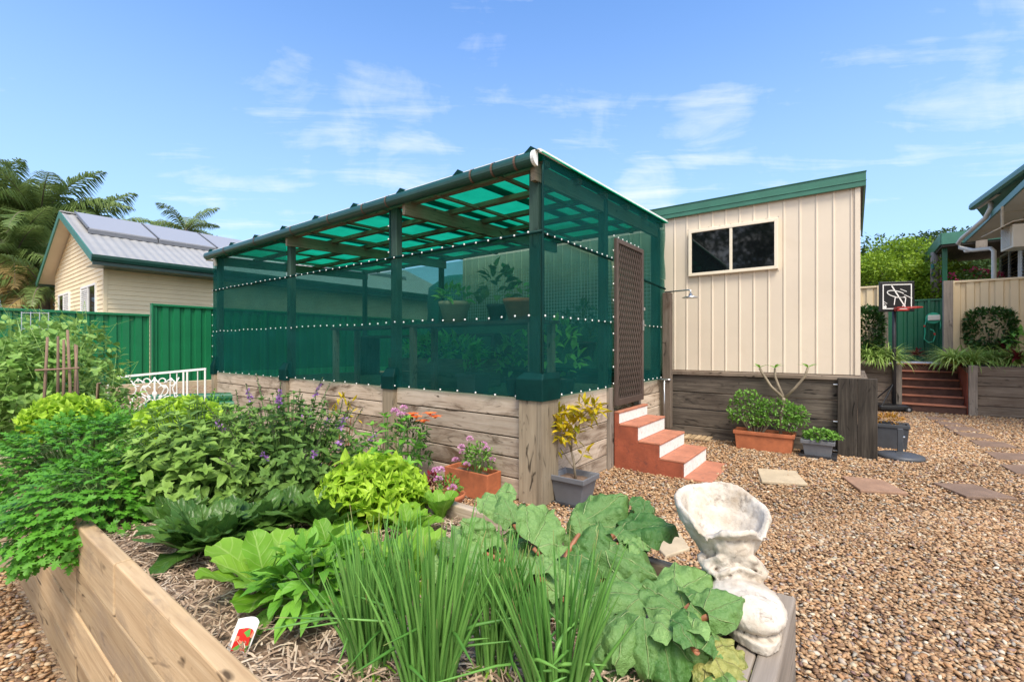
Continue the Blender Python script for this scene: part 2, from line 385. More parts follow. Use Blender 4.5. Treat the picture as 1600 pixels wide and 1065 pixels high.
L = {}
L['parsley'] = leafm('parsley_leaf', (0.03,0.135,0.012), (0.12,0.34,0.03), rough=0.45)
L['basil'] = leafm('basil_leaf', (0.085,0.19,0.022), (0.27,0.43,0.085), (0.30,0.42,0.12), veins=5, vstr=0.35)
L['basil_dark'] = leafm('basil_dark_leaf', (0.045,0.12,0.02), (0.17,0.30,0.06), (0.2,0.3,0.08), veins=5, vstr=0.3)
L['lettuce'] = leafm('lettuce_leaf', (0.20,0.40,0.012), (0.52,0.74,0.07), (0.60,0.75,0.22), veins=4, vstr=0.3, rough=0.4, transl=0.4, bstr=0.6)
L['cos'] = leafm('cos_leaf', (0.11,0.29,0.015), (0.29,0.50,0.055), (0.42,0.58,0.16), veins=6, vstr=0.6, transl=0.35)
L['chilli'] = leafm('chilli_leaf', (0.07,0.24,0.015), (0.19,0.42,0.045), (0.25,0.45,0.10), veins=5, vstr=0.4)
L['spinach'] = leafm('spinach_leaf', (0.028,0.085,0.012), (0.11,0.225,0.04), (0.17,0.28,0.06), rough=0.36, spec=0.35, veins=6, vstr=0.4, bstr=0.8)
def rhubarbm(name, dark, light, vein, edge=None):
    t = NT(name); sp = t.N('ShaderNodeSeparateXYZ', {0: t.attr('lv')}); x, y, r = sp.outputs[0], sp.outputs[1], sp.outputs[2]
    n = t.noise(t.obj(), 18, 4, 0.6); f = t.math('ADD', t.math('MULTIPLY', r, 0.75), t.math('MULTIPLY', n, 0.25)); cc = t.ramp(f, [(0.1, dark), (0.9, light)])
    yy = t.math('ADD', y, 0.10); ang = t.math('ADD', t.math('ARCTAN2', x, yy), t.math('MULTIPLY', t.math('SUBTRACT', t.noise(t.obj(), 9, 3), 0.5), 0.35))
    rad = t.math('SQRT', t.math('ADD', t.math('MULTIPLY', x, x), t.math('MULTIPLY', yy, yy)))
    mv = t.math('SUBTRACT', 1.0, t.math('MULTIPLY', t.math('MULTIPLY', t.math('ABSOLUTE', t.math('SINE', t.math('MULTIPLY', ang, 4.6))), rad), 16), True)
    v2 = t.N('ShaderNodeTexVoronoi', {'Vector': t.N('ShaderNodeCombineXYZ', {0: x, 1: y, 2: r}).outputs[0], 'Scale': 9.0}, feature='DISTANCE_TO_EDGE').outputs['Distance']
    sv = t.math('SUBTRACT', 1.0, t.math('MULTIPLY', v2, 14), True)
    cc = t.mix(t.math('MULTIPLY', mv, 0.8), cc, vein); cc = t.mix(t.math('MULTIPLY', sv, 0.06), cc, vein)
    if edge: cc = t.mix(t.math('MULTIPLY', t.math('SUBTRACT', t.noise(t.obj(), 25, 4, 0.6), 0.5), 5, True), cc, edge)
    h = t.math('ADD', t.math('MULTIPLY', t.noise(t.obj(), 40, 5, .65), 1.2), t.math('MULTIPLY', mv, .35))
    return t.finish(cc, 0.42, h, 0.9, 0.012, transl=0.18, tcol=light)
L['rhubarb'] = rhubarbm('rhubarb_leaf', (0.04,0.14,0.022), (0.23,0.39,0.11), (0.46,0.57,0.24))
L['rhubarb_old'] = rhubarbm('rhubarb_old_leaf', (0.21,0.25,0.05), (0.44,0.41,0.12), (0.5,0.45,0.2), edge=(0.14,0.20,0.045))
def onionm():
    t = NT('onion_blade'); sp = t.N('ShaderNodeSeparateXYZ', {0: t.attr('lv')}); y, r = sp.outputs[1], sp.outputs[2]
    f = t.math('ADD', t.math('MULTIPLY', r, 0.7), t.math('MULTIPLY', t.noise(t.obj(), 25, 3), 0.3)); cc = t.ramp(f, [(0.1, (0.06,0.195,0.03)), (0.9, (0.20,0.43,0.09))])
    cc = t.mix(t.math('MULTIPLY', t.math('SUBTRACT', 0.2, y), 4, True), cc, (0.30,0.44,0.16))
    cc = t.mix(t.math('MULTIPLY', t.math('SUBTRACT', y, t.math('ADD', 0.86, t.math('MULTIPLY', r, 0.3))), 8, True), cc, (0.42,0.36,0.14))
    return t.finish(cc, 0.42, t.noise(t.obj(), 90, 2), 0.2, 0.002, spec=0.35, transl=0.15)
L['onion'] = onionm()
L['pea'] = leafm('pea_leaf', (0.12,0.27,0.03), (0.34,0.52,0.14), (0.38,0.52,0.18), veins=5, vstr=0.3)
L['carrot'] = leafm('carrot_leaf', (0.06,0.2,0.015), (0.19,0.42,0.04))
L['hedge'] = leafm('hedge_leaf', (0.012,0.045,0.01), (0.06,0.14,0.03), rough=0.35)
L['shrub'] = leafm('shrub_leaf', (0.04,0.14,0.015), (0.19,0.38,0.06), rough=0.4)
L['croton'] = leafm('croton_leaf', (0.24,0.26,0.012), (0.66,0.47,0.018), rough=0.38, edge=(0.12,0.22,0.02))
L['striped'] = leafm('striped_grass_leaf', (0.17,0.32,0.04), (0.50,0.64,0.20), rough=0.4)
L['brom'] = leafm('bromeliad_leaf', (0.07,0.008,0.012), (0.20,0.025,0.03), rough=0.35)
L['succ'] = leafm('succulent_leaf', (0.30,0.045,0.02), (0.45,0.28,0.04), rough=0.4)
L['tree_dark'] = leafm('tree_dark_leaf', (0.025,0.055,0.014), (0.075,0.135,0.035), rough=0.5)
L['tree_mid'] = leafm('tree_mid_leaf', (0.03,0.08,0.015), (0.11,0.2,0.04), rough=0.5)
L['tree_lime'] = leafm('tree_lime_leaf', (0.10,0.20,0.012), (0.28,0.40,0.03), rough=0.5)
L['tree_grey'] = leafm('tree_grey_leaf', (0.09,0.09,0.055), (0.19,0.18,0.11), rough=0.6)
L['palm'] = leafm('palm_leaf', (0.06,0.11,0.022), (0.22,0.30,0.09), rough=0.4)
L['palm_dry'] = leafm('palm_dry_leaf', (0.20,0.14,0.04), (0.42,0.31,0.12), rough=0.6)
L['inner'] = leafm('fern_leaf', (0.09,0.30,0.05), (0.26,0.56,0.11), rough=0.4)
L['purple'] = leafm('purple_flower', (0.22,0.08,0.27), (0.50,0.26,0.60), rough=0.6)
L['spike'] = leafm('flower_spike', (0.04,0.025,0.03), (0.11,0.06,0.075), rough=0.6)
L['pink'] = leafm('pink_flower', (0.58,0.20,0.45), (0.78,0.50,0.68), rough=0.6)
L['orange'] = leafm('orange_flower', (0.75,0.09,0.03), (0.85,0.33,0.10), rough=0.6)
L['bougain'] = leafm('bougainvillea_flower', (0.35,0.02,0.08), (0.60,0.07,0.16), rough=0.6)
L['whitefl'] = leafm('white_flower', (0.7,0.7,0.6), (0.85,0.85,0.78), rough=0.6)

# ------------------------------------------------------------------ leaves
def rv(s=1): return Vector((random.gauss(0, s), random.gauss(0, s), random.gauss(0, s)))
PROF = {
 'ovate': lambda t: (math.sin(math.pi*min(1, t**0.7)))**0.9 if t < 1 else 0,
 'lance': lambda t: math.sin(math.pi*t**0.85)**1.0 if t < 1 else 0,
 'obov': lambda t: (0.14 if t < 0.02 else 0.14+0.86*math.sin(math.pi*(0.5*min(1, t/0.68))) **1.5) if t < 0.68 else max(0.42, math.sqrt(max(0, 1-((t-0.68)/0.32)**2))),
 'spoon': lambda t: 0.12 if t < 0.2 else max(0.4 if t > .5 else .12, math.sin(math.pi*min(1, ((t-0.2)/0.8)*0.95+0.05)**0.85)**0.55 if t < 1 else 0),
 'heart': lambda t: math.sqrt(max(0, 1-((t-0.36)/0.37)**2)) if t < 0.36 else max(0, math.cos((t-0.36)/0.64*math.pi/2))**0.8,
 'strap': lambda t: min(1, t*8+0.5)*(1-t**3),
}
def leaf(mb, p, d, up, Ln, Wd, shape='ovate', n=4, curl=0.5, fold=0.25, ruff=0, freq=5, rnd=None, m=1, bl=0):
    d = Vector(d).normalized(); up = Vector(up)
    side = d.cross(up)
    if side.length < 1e-3: side = d.cross(Vector((0.3, 0.8, 0.1)))
    side.normalize(); nr = side.cross(d)
    pos = Vector(p); pf = PROF[shape]; r = random.random() if rnd is None else rnd
    vs, lv = [], []; st = Ln/n; ca, sa = math.cos(curl/n), math.sin(curl/n); ph = random.random()*6.28
    cols = 2*m+1
    for i in range(n+1):
        t = i/n; wd = Wd*0.5*max(0.02, pf(t))
        for j in range(-m, m+1):
            x = j/m; ax = abs(x)
            q = pos + side*(wd*x) + nr*(ax*wd*fold)
            if ruff: q = q + nr*(ruff*Wd*ax*ax*math.sin(ph+freq*6.283*t*0.5+(1.7 if x > 0 else 0))) + d*(ruff*Wd*0.4*ax*math.sin(2.1*ph+freq*8*t))
            if bl: q = q + nr*(bl*Wd*mnoise.noise(q*38+Vector((r*50, 0, 0))))
            vs.append(q); lv.append((x, t, r))
        pos = pos + d*st
        d, nr = d*ca - nr*sa, nr*ca + d*sa
    fs = [(i*cols+j, i*cols+j+1, (i+1)*cols+j+1, (i+1)*cols+j) for i in range(n) for j in range(cols-1)]
    mb.add(vs, fs, lv)
TRI = [(0.0,0.0),(0.10,0.24),(0.50,0.30),(0.22,0.48),(0.48,0.72),(0.16,0.68),(0.19,0.86),(0,1.0)]
def lobed(mb, p, d, up, s, rnd):
    d = Vector(d).normalized(); side = d.cross(Vector(up)); side = side.normalized() if side.length > 1e-3 else Vector((1,0,0))
    nr = side.cross(d)
    pts = TRI+[(-x, y) for x, y in TRI[-2:0:-1]]
    vs = [p+d*(0.45*s)]+[p+side*(x*s)+d*(y*s)+nr*(s*0.18*abs(x)-s*0.2*y*y) for x, y in pts]
    n = len(pts); mb.add(vs, [(0, 1+i, 1+(i+1) % n) for i in range(n)], [(0, 0.5, rnd)]*(n+1))
def quadleaf(mb, p, d, up, ln, wd, rnd):
    d = Vector(d).normalized(); s = d.cross(Vector(up)); s = s.normalized()*wd/2 if s.length > 1e-3 else Vector((wd/2,0,0))
    mb.add([p, p+d*ln*.5+s, p+d*ln, p+d*ln*.5-s], [(0,1,2,3)], [(0,0,rnd),(1,.5,rnd),(0,1,rnd),(-1,.5,rnd)])
def dome(c, rx, ry, rz, low=-0.1, shell=0.55):
    while True:
        v = rv().normalized()
        if v.z >= low: break
    r = random.random()**(1/3)*(1-shell)+shell
    return Vector((c[0]+v.x*rx*r, c[1]+v.y*ry*r, c[2]+v.z*rz*r)), v, r

# ================================================================== SETTING
def gravel_ground_mat():
    t = NT('gravel_ground'); o = t.obj()
    v = t.N('ShaderNodeTexVoronoi', {'Vector': o, 'Scale': 38.0}); v2 = t.N('ShaderNodeTexVoronoi', {'Vector': o, 'Scale': 85.0})
    rc = t.N('ShaderNodeSeparateXYZ', {0: v.outputs['Color']}).outputs[0]
    cc = t.ramp(rc, [(0, (0.17,0.10,0.06)), (0.3, (0.26,0.165,0.10)), (0.6, (0.36,0.24,0.145)), (0.85, (0.44,0.32,0.2)), (1, (0.32,0.29,0.25))])
    big = t.noise(o, 0.8, 4)
    cc = t.mix(1.0, cc, t.ramp(big, [(0.3, (0.8,0.78,0.76)), (0.7, (1.05,1.03,1.0))]), 'MULTIPLY')
    h = t.math('ADD', v.outputs['Distance'], t.math('MULTIPLY', v2.outputs['Distance'], 0.4))
    return t.finish(cc, 0.85, t.math('MULTIPLY', h, -1.0), 0.9, 0.02)
M['gravel_ground'] = gravel_ground_mat()
ax_ = np.concatenate([-np.geomspace(900, 16, 14), np.arange(-15, 9, 0.5), np.geomspace(9, 900, 14)])
bx_ = np.concatenate([-np.geomspace(900, 3, 14), np.arange(-2.5, 16, 0.5), np.geomspace(16, 900, 14)])
m = MB(); pts = []
for b in bx_:
    for a in ax_:
        p = G(a, b); pts.append((p.x, p.y, hgt(p.x, p.y)-0.012))
na = len(ax_)
m.add(pts, [(j*na+i, j*na+i+1, (j+1)*na+i+1, (j+1)*na+i) for j in range(len(bx_)-1) for i in range(na-1)])
tag(m.build('ground', M['gravel_ground'], smooth=True), kind='structure')

# pebbles: real stones, nobody could count them
def pebbles():
    rng = np.random.default_rng(3)
    bm = bmesh.new(); bmesh.ops.create_icosphere(bm, subdivisions=1, radius=1)
    bv = np.array([v.co[:] for v in bm.verts]); bf = np.array([[v.index for v in f.verts] for f in bm.faces]); bm.free()
    P = []
    def put(n, x0, x1, y0, y1, s):
        x = rng.uniform(x0, x1, n); y = rng.uniform(y0, y1, n)
        a = x*E1.x+y*E1.y; b = x*E2.x+y*E2.y; k = x/np.maximum(y, .1)
        ok = (np.abs(k) < 1.4) & ~((a < -0.1) & (a > -8.2) & (b > .4) & (b < 1.65)) & ~((a < -2.38) & (b > 3.6) & (a > -10.6)) & (b < 13.85) & ~((b > 7.3) & (a < .2))
        ok &= ~((a > -2.3) & (a < -1.25) & (b > 5.17) & (b < 6.05))
        P.append(np.c_[x[ok], y[ok], rng.uniform(.75, 1.35, ok.sum())*s])
    put(54000, 0.2, 4.2, 0.95, 4.0, .0120); put(84000, -2.5, 7.5, 3.4, 7.2, .0128); put(50000, 3.0, 12.0, 5.5, 11.5, .0155)
    put(12000, -3.6, -0.6, 1.2, 3.2, .0120)
    P = np.concatenate(P); n = len(P)
    print('pebbles', n)
    S = np.c_[P[:, 2]*rng.uniform(.95, 1.7, n), P[:, 2]*rng.uniform(.7, 1.1, n), P[:, 2]*rng.uniform(.32, .6, n)]
    yaw = rng.uniform(0, 6.28, n); tl = rng.normal(0, .28, n); tl2 = rng.normal(0, .28, n)
    jit = 1+rng.normal(0, .16, (n, len(bv), 1))
    V = bv[None]*S[:, None, :]*jit
    # tilt about x, y, then yaw
    c, s = np.cos(tl)[:, None], np.sin(tl)[:, None]; y2 = V[:, :, 1]*c-V[:, :, 2]*s; z2 = V[:, :, 1]*s+V[:, :, 2]*c
    c, s = np.cos(tl2)[:, None], np.sin(tl2)[:, None]; x3 = V[:, :, 0]*c+z2*s; z3 = -V[:, :, 0]*s+z2*c
    c, s = np.cos(yaw)[:, None], np.sin(yaw)[:, None]; x4 = x3*c-y2*s; y4 = x3*s+y2*c
    hh = np.array([hgt(p[0], p[1]) for p in P])
    V = np.stack([x4+P[:, 0:1], y4+P[:, 1:2], z3+(hh+rng.uniform(-.012, .012, n))[:, None]], -1).reshape(-1, 3)
    F = (bf[None]+(np.arange(n)*len(bv))[:, None, None]).reshape(-1)
    me = bpy.data.meshes.new('gravel'); nf = len(F)//3
    me.vertices.add(len(V)); me.vertices.foreach_set('co', V.astype(np.float32).ravel())
    me.loops.add(len(F)); me.loops.foreach_set('vertex_index', F.astype(np.int32))
    me.polygons.add(nf); me.polygons.foreach_set('loop_start', np.arange(nf, dtype=np.int32)*3)
    me.polygons.foreach_set('use_smooth', np.ones(nf, dtype=bool))
    a_ = me.attributes.new('lv', 'FLOAT_VECTOR', 'POINT'); r = rng.uniform(0, 1, (n, 3)).repeat(len(bv), 0)
    a_.data.foreach_set('vector', r.astype(np.float32).ravel()); me.update(calc_edges=True)
    t = NT('river_pebble'); sp = t.N('ShaderNodeSeparateXYZ', {0: t.attr('lv')})
    cc = t.ramp(sp.outputs[0], [(0, (0.16,0.09,0.055)), (.14, (0.31,0.185,0.105)), (.34, (0.43,0.265,0.145)), (.55, (0.50,0.345,0.21)), (.70, (0.40,0.215,0.105)),
                                (.80, (0.56,0.43,0.29)), (.88, (0.34,0.32,0.29)), (.94, (0.24,0.13,0.115)), (.97, (0.64,0.56,0.46)), (1, (0.52,0.43,0.30))])
    cc = t.mix(1.0, cc, t.ramp(sp.outputs[1], [(0, (0.82,0.81,0.78)), (1, (1.12,1.1,1.05))]), 'MULTIPLY')
    cc = t.mix(0.25, cc, t.mix(1.0, cc, t.ramp(t.noise(t.obj(), 90, 3), [(.3, (.6,.6,.6)), (.7, (1.3,1.3,1.3))]), 'MULTIPLY'))
    cc = t.mix(1.0, cc, t.ramp(t.noise(t.obj(), .9, 4, .6), [(.3, (.84,.83,.80)), (.7, (1.08,1.06,1.02))]), 'MULTIPLY')
    me.materials.append(t.finish(cc, 0.6, spec=0.35))
    o = bpy.data.objects.new('gravel', me); col.objects.link(o)
    tag(o, 'brown and tan river pebble gravel covering the yard', 'gravel', kind='stuff')
pebbles()

# raised terrace behind, with its steps
m = MB()
m.box(-6, .87, 14.0, 30, .4, 1.03); m.box(1.97, 14, 14.0, 30, .4, 1.03); m.box(.87, 1.97, 15.36, 30, .4, 1.03)
o = m.build('terrace', M['soil'], loc=(0, 0, 0), rz=TH); tag(o, kind='structure')
m = MB(); m.sheet(lambda u, v: (.75+u*1.05, 15.5+v*2.6, 1.045+0.01*mnoise.noise((u*9, v*12, 0))), 24, 40)
def pale_pebble():
    t = NT('pale_pebble'); v = t.N('ShaderNodeTexVoronoi', {'Vector': t.obj(), 'Scale': 30.0})
    cc = t.ramp(t.N('ShaderNodeSeparateXYZ', {0: v.outputs['Color']}).outputs[0], [(0, (.35,.36,.38)), (1, (.72,.72,.74))])
    return t.finish(cc, .7, t.math('MULTIPLY', v.outputs['Distance'], -1), .9, .02)
tag(m.build('path', pale_pebble(), loc=(0, 0, 0), rz=TH), kind='structure')

# ================================================================== SHADE HOUSE
A0, B0 = -2.35, 3.575
XL, YW = -7.60, 3.44
SH = thing('shade_house', 'green shade cloth plant house with sleeper base and gutter along its low roof', 'shade house', G(A0, B0, 0))
def sleepers_x(mb, x0, x1, y, z0, z1, n, th=.05, gap=.012):
    h = (z1-z0)/n
    for i in range(n): mb.box(x0+.002, x1-.002, y+random.uniform(-.003, .003), y+th, z0+i*h+gap/2, z0+(i+1)*h-gap/2)
def sleepers_y(mb, y0, y1, x, z0, z1, n, th=.05, gap=.008):
    h = (z1-z0)/n
    for i in range(n): mb.box(x+random.uniform(-.003, .003), x-th, y0+.002, y1-.002, z0+i*h+gap/2, z0+(i+1)*h-gap/2)
PX = [-.12, -2.22, -4.80, XL+.06]        # centres of the front posts
for x0, x1 in ((-2.115, -.235), (-4.715, -2.325), (XL+.12, -4.905)):
    m = MB(); sleepers_x(m, x0, x1, 0.02, .0, 1.0, 5); m.build('sleeper_wall', M['sleeper'], SH, bevel=.006)
for y0, y1 in ((.265, 1.47), (2.56, YW-.1)):
    m = MB(); sleepers_y(m, y0, y1, -0.02, .0, 1.0, 5); m.build('sleeper_wall', M['sleeper'], SH, bevel=.006)
def post(x0, x1, y0, y1, z0, z1, mt='post_wood'):
    m = MB(); m.box(x0, x1, y0, y1, z0, z1); m.build('post', M[mt], SH, bevel=.006)
# base posts (stout, outside the cloth) and slimmer posts carrying the roof
post(-.235, -.02, -.035, .05, 0, 1.02); post(-.03, .035, -.036, .26, 0, 1.02); post(-2.325, -2.115, -.035, .05, 0, 1.0)
post(-4.905, -4.715, -.035, .05, 0, .99); post(XL, XL+.12, -.035, .05, 0, .98)
post(-.055, .02, 1.47, 1.575, 0, 1.0, 'post_grey'); post(-.07, .01, 2.41, 2.49, 0, 2.82, 'post_grey'); post(-.07, .02, YW-.1, YW, 0, 1.0)
for x in PX: post(x-.055, x+.055, .055, .145, .9, 3.2, 'post_green')
for y in (1.50, YW-.06): post(-.13, -.04, y-.045, y+.045, .9, 3.3, 'post_green')
for x in PX: post(x-.045, x+.045, YW-.10, YW-.01, .5, 3.4, 'post_green')
# inner floor
m = MB(); m.box(XL+.06, -.1, .08, YW-.02, .3, .86); m.build('gravel_floor', M['gravel_ground'], SH)
# roof frame: rafters (with the fall) and battens (along)
def rz_(y): return 3.27+.055*(y/YW)*2
m = MB()
xs = [-.05-.93*i for i in range(9)]
for i, x in enumerate(xs):
    if i in (0, 2, 5, 8):
        m2 = MB(); m2.bar((x-.03, -.02, rz_(0)-.12), (x-.03, YW, rz_(YW)-.12), .05, .17); m2.build('rafter', M['rafter'], SH)
for k in range(6):
    y = .12+k*(YW-.2)/5
    m2 = MB(); m2.bar((XL, y, rz_(y)-.03), (.0, y, rz_(y)-.03), .085, .055); m2.build('batten', M['rafter'], SH)
for x in xs:
    m2 = MB(); m2.bar((x-.46, 0, rz_(0)-.055), (x-.46, YW, rz_(YW)-.055), .05, .03); m2.build('purlin', M['rafter'], SH)
m = MB(); m.sheet(lambda u, v: (XL-.06+u*(-XL+.12), -.06+v*(YW+.12), rz_(v*YW)+.022+.006*math.sin(u*60)), 120, 8); m.build('roof_sheet', M['roof_cloth'], SH, smooth=True)
for x in xs[:9]:                           # caps over the joints, showing above the gutter
    m = MB()
    for s in (-1, 1): m.add([(x, -.10, rz_(0)+.085), (x, YW+.05, rz_(YW)+.085), (x+s*.085, YW+.05, rz_(YW)+.028), (x+s*.085, -.10, rz_(0)+.028)], [(0,1,2,3)])
    m.add([(x, -.10, rz_(0)+.085), (x+.085, -.10, rz_(0)+.028), (x-.085, -.10, rz_(0)+.028)], [(0,1,2)])
    m.build('roof_cap', M['cloth_solid'], SH)
m = MB(); m.bar((.03, -.07, rz_(0)+.035), (.03, YW+.05, rz_(YW)+.045), .022, .03); m.bar((XL-.1, -.06, rz_(0)+.045), (.03, -.06, rz_(0)+.045), .03, .014); m.build('roof_edge_strip', M['white'], SH)
# gutter
M['dark_brown_rust'] = paint('rusty_strap', (0.13,0.075,0.05), 0.7, 0.3, 20)
m = MB(); n = 10
prof = [(-.035+.0-.065*math.sin(math.pi*k/n)*1.0-.035, .065*math.cos(math.pi*k/n)) for k in range(n+1)]
prof = [(-.06-.07*math.sin(math.pi*k/n), .07*math.cos(math.pi*k/n)) for k in range(n+1)]+[(-.055, -.07), (-.055, .07)]
z0 = 3.245
vs = [(XL-.12, y, z0+z) for y, z in prof]+[(.0, y, z0+z) for y, z in prof]; k = len(prof)
m.add(vs, [(i, (i+1) % k, k+(i+1) % k, k+i) for i in range(k)]+[tuple(range(k))]); gut = m.build('gutter', M['gutter_green'], SH)
m = MB(); m.add([(.004, y*1.05+.0, z0+z*1.08) for y, z in prof]+[(-.03, y*1.05, z0+z*1.08) for y, z in prof], [(i, (i+1) % k, k+(i+1) % k, k+i) for i in range(k)]+[tuple(range(k))]); m.build('end_cap', M['white'], gut)
for x in (-.22, -.5, -.78, -2.15, -2.62, -3.4, -4.4, -5.6, -6.8):
    m = MB(); pr = [(y*1.03-.002, z*1.05) for y, z in prof[:n+1]]
    m.add([(x+s*.012, y, z0+z) for s in (-1, 1) for y, z in pr], [(i, i+1, n+1+i+1, n+1+i) for i in range(n)]); m.build('bracket', M['dark_brown_rust'], gut)
m = MB(); m.tube([(XL+.12, -.02, z0-.06), (XL+.12, -.0, z0-.2)], .03, 10); m.build('downpipe_stub', M['pipe_cream'], SH)
# cloth
def clothx(name, x0, x1, z0, z1, mt, y=-.004, par=SH):
    m = MB(); s = random.random()*50
    m.sheet(lambda u, v: (x0+(x1-x0)*u, y+.028*mnoise.noise(((x0+(x1-x0)*u)*1.5, v*2.2, s)), z0+(z1-z0)*v+.012*(abs(math.sin(u*(x1-x0)*9)))*(1-v)*(1 if z0 < 1.1 else 0)), 60, 10)
    return m.build(name, M[mt], par, smooth=True)
def clothy(name, y0, y1, z0, z1, mt, x=.012, par=SH, top=None):
    m = MB(); s = random.random()*50
    m.sheet(lambda u, v: (x+.025*mnoise.noise(((y0+(y1-y0)*u)*1.8, v*2.2, s)), y0+(y1-y0)*u, z0+((z1 if top is None else top(y0+(y1-y0)*u))-z0)*v), 40, 10)
    return m.build(name, M[mt], par, smooth=True)
clothx('shade_cloth_panel', XL-.01, .0, 1.0, 1.785, 'cloth_double'); clothx('shade_cloth_panel', XL-.01, .0, 1.785, 2.575, 'cloth')
clothx('shade_cloth_panel', XL-.01, -4.80, 2.575, 3.22, 'cloth', y=.02)
for y0, y1 in ((.0, 1.53), (2.45, YW+.03)):
    clothy('shade_cloth_panel', y0, y1, 1.0, 1.785, 'cloth_double'); clothy('shade_cloth_panel', y0, y1, 1.785, 2.52, 'cloth_double')
clothy('shade_cloth_panel', 0, YW+.03, 2.52, 3.3, 'cloth_double', top=lambda y: rz_(y)+.03)
m = MB(); m.sheet(lambda u, v: (XL+(-XL)*u, YW+.02, 1.0+2.3*v), 40, 8); m.build('shade_cloth_panel', M['cloth'], SH, smooth=True)
m = MB(); m.sheet(lambda u, v: (XL-.012, YW*u, 1.0+2.2*v), 20, 8); m.build('shade_cloth_panel', M['cloth'], SH, smooth=True)
# rolled hems with white buttons
def hem(p, q, w=.016, sag=0):
    m = MB(); N_ = 26; p, q = Vector(p), Vector(q)
    m.tube([p.lerp(q, i/N_)+Vector((0, 0, .006*mnoise.noise((i*.7, p.x, 1))-sag*math.sin(math.pi*i/N_))) for i in range(N_+1)], w, 6); m.build('hem', M['cloth_solid'], SH, smooth=True)
BUT = []
def buttons(pts, nrm): BUT.extend((Vector(p), Vector(nrm)) for p in pts)
hem((XL, -.012, 2.575), (.02, -.012, 2.575)); hem((.02, 0, 2.56), (.02, 1.53, 2.54)); hem((.02, 2.45, 2.42), (.02, YW, 2.38))
fx = lambda z, st=.165, o=0: [(x, -.016-o, z+random.uniform(-.008, .008)) for x in np.arange(XL+.05, .0, st)]
buttons(fx(2.575, o=.012), (0, -1, 0)); buttons(fx(1.785), (0, -1, 0)); buttons(fx(1.015, .26, o=.012), (0, -1, 0))
buttons([(.03, y, 2.555) for y in np.arange(.06, 1.5, .13)]+[(.026, y, 1.785) for y in np.arange(.03, 1.5, .16)]+[(.026, y, 1.02) for y in np.arange(.33, 1.5, .2)]
        + [(.026, y, 1.785) for y in np.arange(2.6, YW, .16)]+[(.026, y, 1.03) for y in np.arange(2.55, YW, .17)], (1, 0, 0))
buttons([(.03, 1.535, z) for z in np.arange(1.05, 2.8, .2)]+[(.03, 2.46, z) for z in np.arange(1.05, 2.8, .2)]+[(.03, y, 2.83) for y in np.arange(1.55, 2.46, .13)], (1, 0, 0))
buttons([(XL+.02, -.02, z) for z in np.arange(1.1, 2.55, .2)]+[(-2.22, -.02, z) for z in np.arange(2.65, 3.1, .16)], (0, -1, 0))
hem((-2.22, .0, 2.575), (-2.22, .0, 3.17), .013)
# cloth wrapped over the stout post heads
def wrap(x0, x1, y0, y1, z0, z1, zt):
    m = MB(); ix = .06
    m.add([(x0, y0, z0), (x1, y0, z0), (x1, y1, z0), (x0, y1, z0), (x0, y0, z1), (x1, y0, z1), (x1, y1, z1), (x0, y1, z1), (x0+ix, .0, zt), (x1-.02, .0, zt), (x1-.02, y1, zt), (x0+ix, y1, zt)],
          [(0,1,5,4),(1,2,6,5),(3,0,4,7),(4,5,9,8),(5,6,10,9),(7,4,8,11)]); m.build('cloth_wrap', M['cloth_solid'], SH, bevel=.01)
wrap(-.26, .05, -.052, .27, .985, 1.19, 1.25); wrap(-2.34, -2.10, -.05, .05, .975, 1.13, 1.24); wrap(-4.92, -4.70, -.05, .05, .965, 1.13, 1.24); wrap(XL-.02, XL+.13, -.05, .05, .96, 1.12, 1.3)
hem((.02, -.0, 1.2), (.02, -.0, 3.2), .012)
BUT.sort(key=lambda q: (SH.location+E1*q[0].x+E2*q[0].y+Vector((0, 0, q[0].z-1.5))).length)
far = MB()
for i, (p, nr) in enumerate(BUT):
    m = MB() if i < 98 else far
    m.tube([p, p+nr*.006, p+nr*.009], [.0105, .010, .005], 8)
    if i < 98: m.build('button', M['white'], SH)
tag(far.build('button', M['white'], SH), kind='stuff')
# wire grid inside the back, and a lattice panel
m = MB()
for i in range(75): x = -4.6+i*.06; m.box(x, x+.004, YW-.13, YW-.126, 1.9, 2.95)
for j in range(18): z = 1.9+j*.06; m.box(-4.6, -.15, YW-.134, YW-.13, z, z+.004)
m.build('wire_grid', M['steel'], SH)
# security door
DR = tag(bpy.data.objects.new('door', None)); col.objects.link(DR); DR.parent = SH; DR.location = (.035, 1.545, .78)
DW, DH = .87, 2.02
m = MB(); f = .055
m.box(0, .04, 0, f, 0, DH); m.box(0, .04, DW-f, DW, 0, DH); m.box(0, .04, f, DW-f, 0, f*1.4); m.box(0, .04, f, DW-f, DH-f, DH); m.build('door_frame', M['brown_alum'], DR, bevel=.004)
m = MB()
pch = .062
for i in range(-36, 40):
    for s in (1, -1):
        y0 = i*pch; segs = []
        # line y = y0 + s*0.48*z, clipped to the opening
        zs = []
        for zz in np.arange(f*1.4, DH-f+.001, (DH-2.4*f)/60):
            y = y0+s*.42*zz
            if f <= y <= DW-f: zs.append(zz)
        if len(zs) > 1: m.bar((.02+.006*s, y0+s*.42*zs[0], zs[0]), (.02+.006*s, y0+s*.42*zs[-1], zs[-1]), .0125, .007, up=(1, 0, 0))
m.build('diamond_grille', M['brown_alum'], DR)
m = MB(); m.box(.004, .006, f, DW-f, f, DH-f); m.build('fly_screen', clothm('fly_screen', .55, (.03,.03,.03), (.04,.04,.04)), DR)
m = MB(); m.box(.04, .05, DW-.045, DW-.015, .93, 1.07); m.tube([(.05, DW-.03, 1.0), (.075, DW-.03, 1.0), (.08, DW-.13, 1.0)], .008, 8); m.box(.04, .055, DW-.03, DW+.01, 1.2, 1.24); m.build('handle', M['steel'], DR)

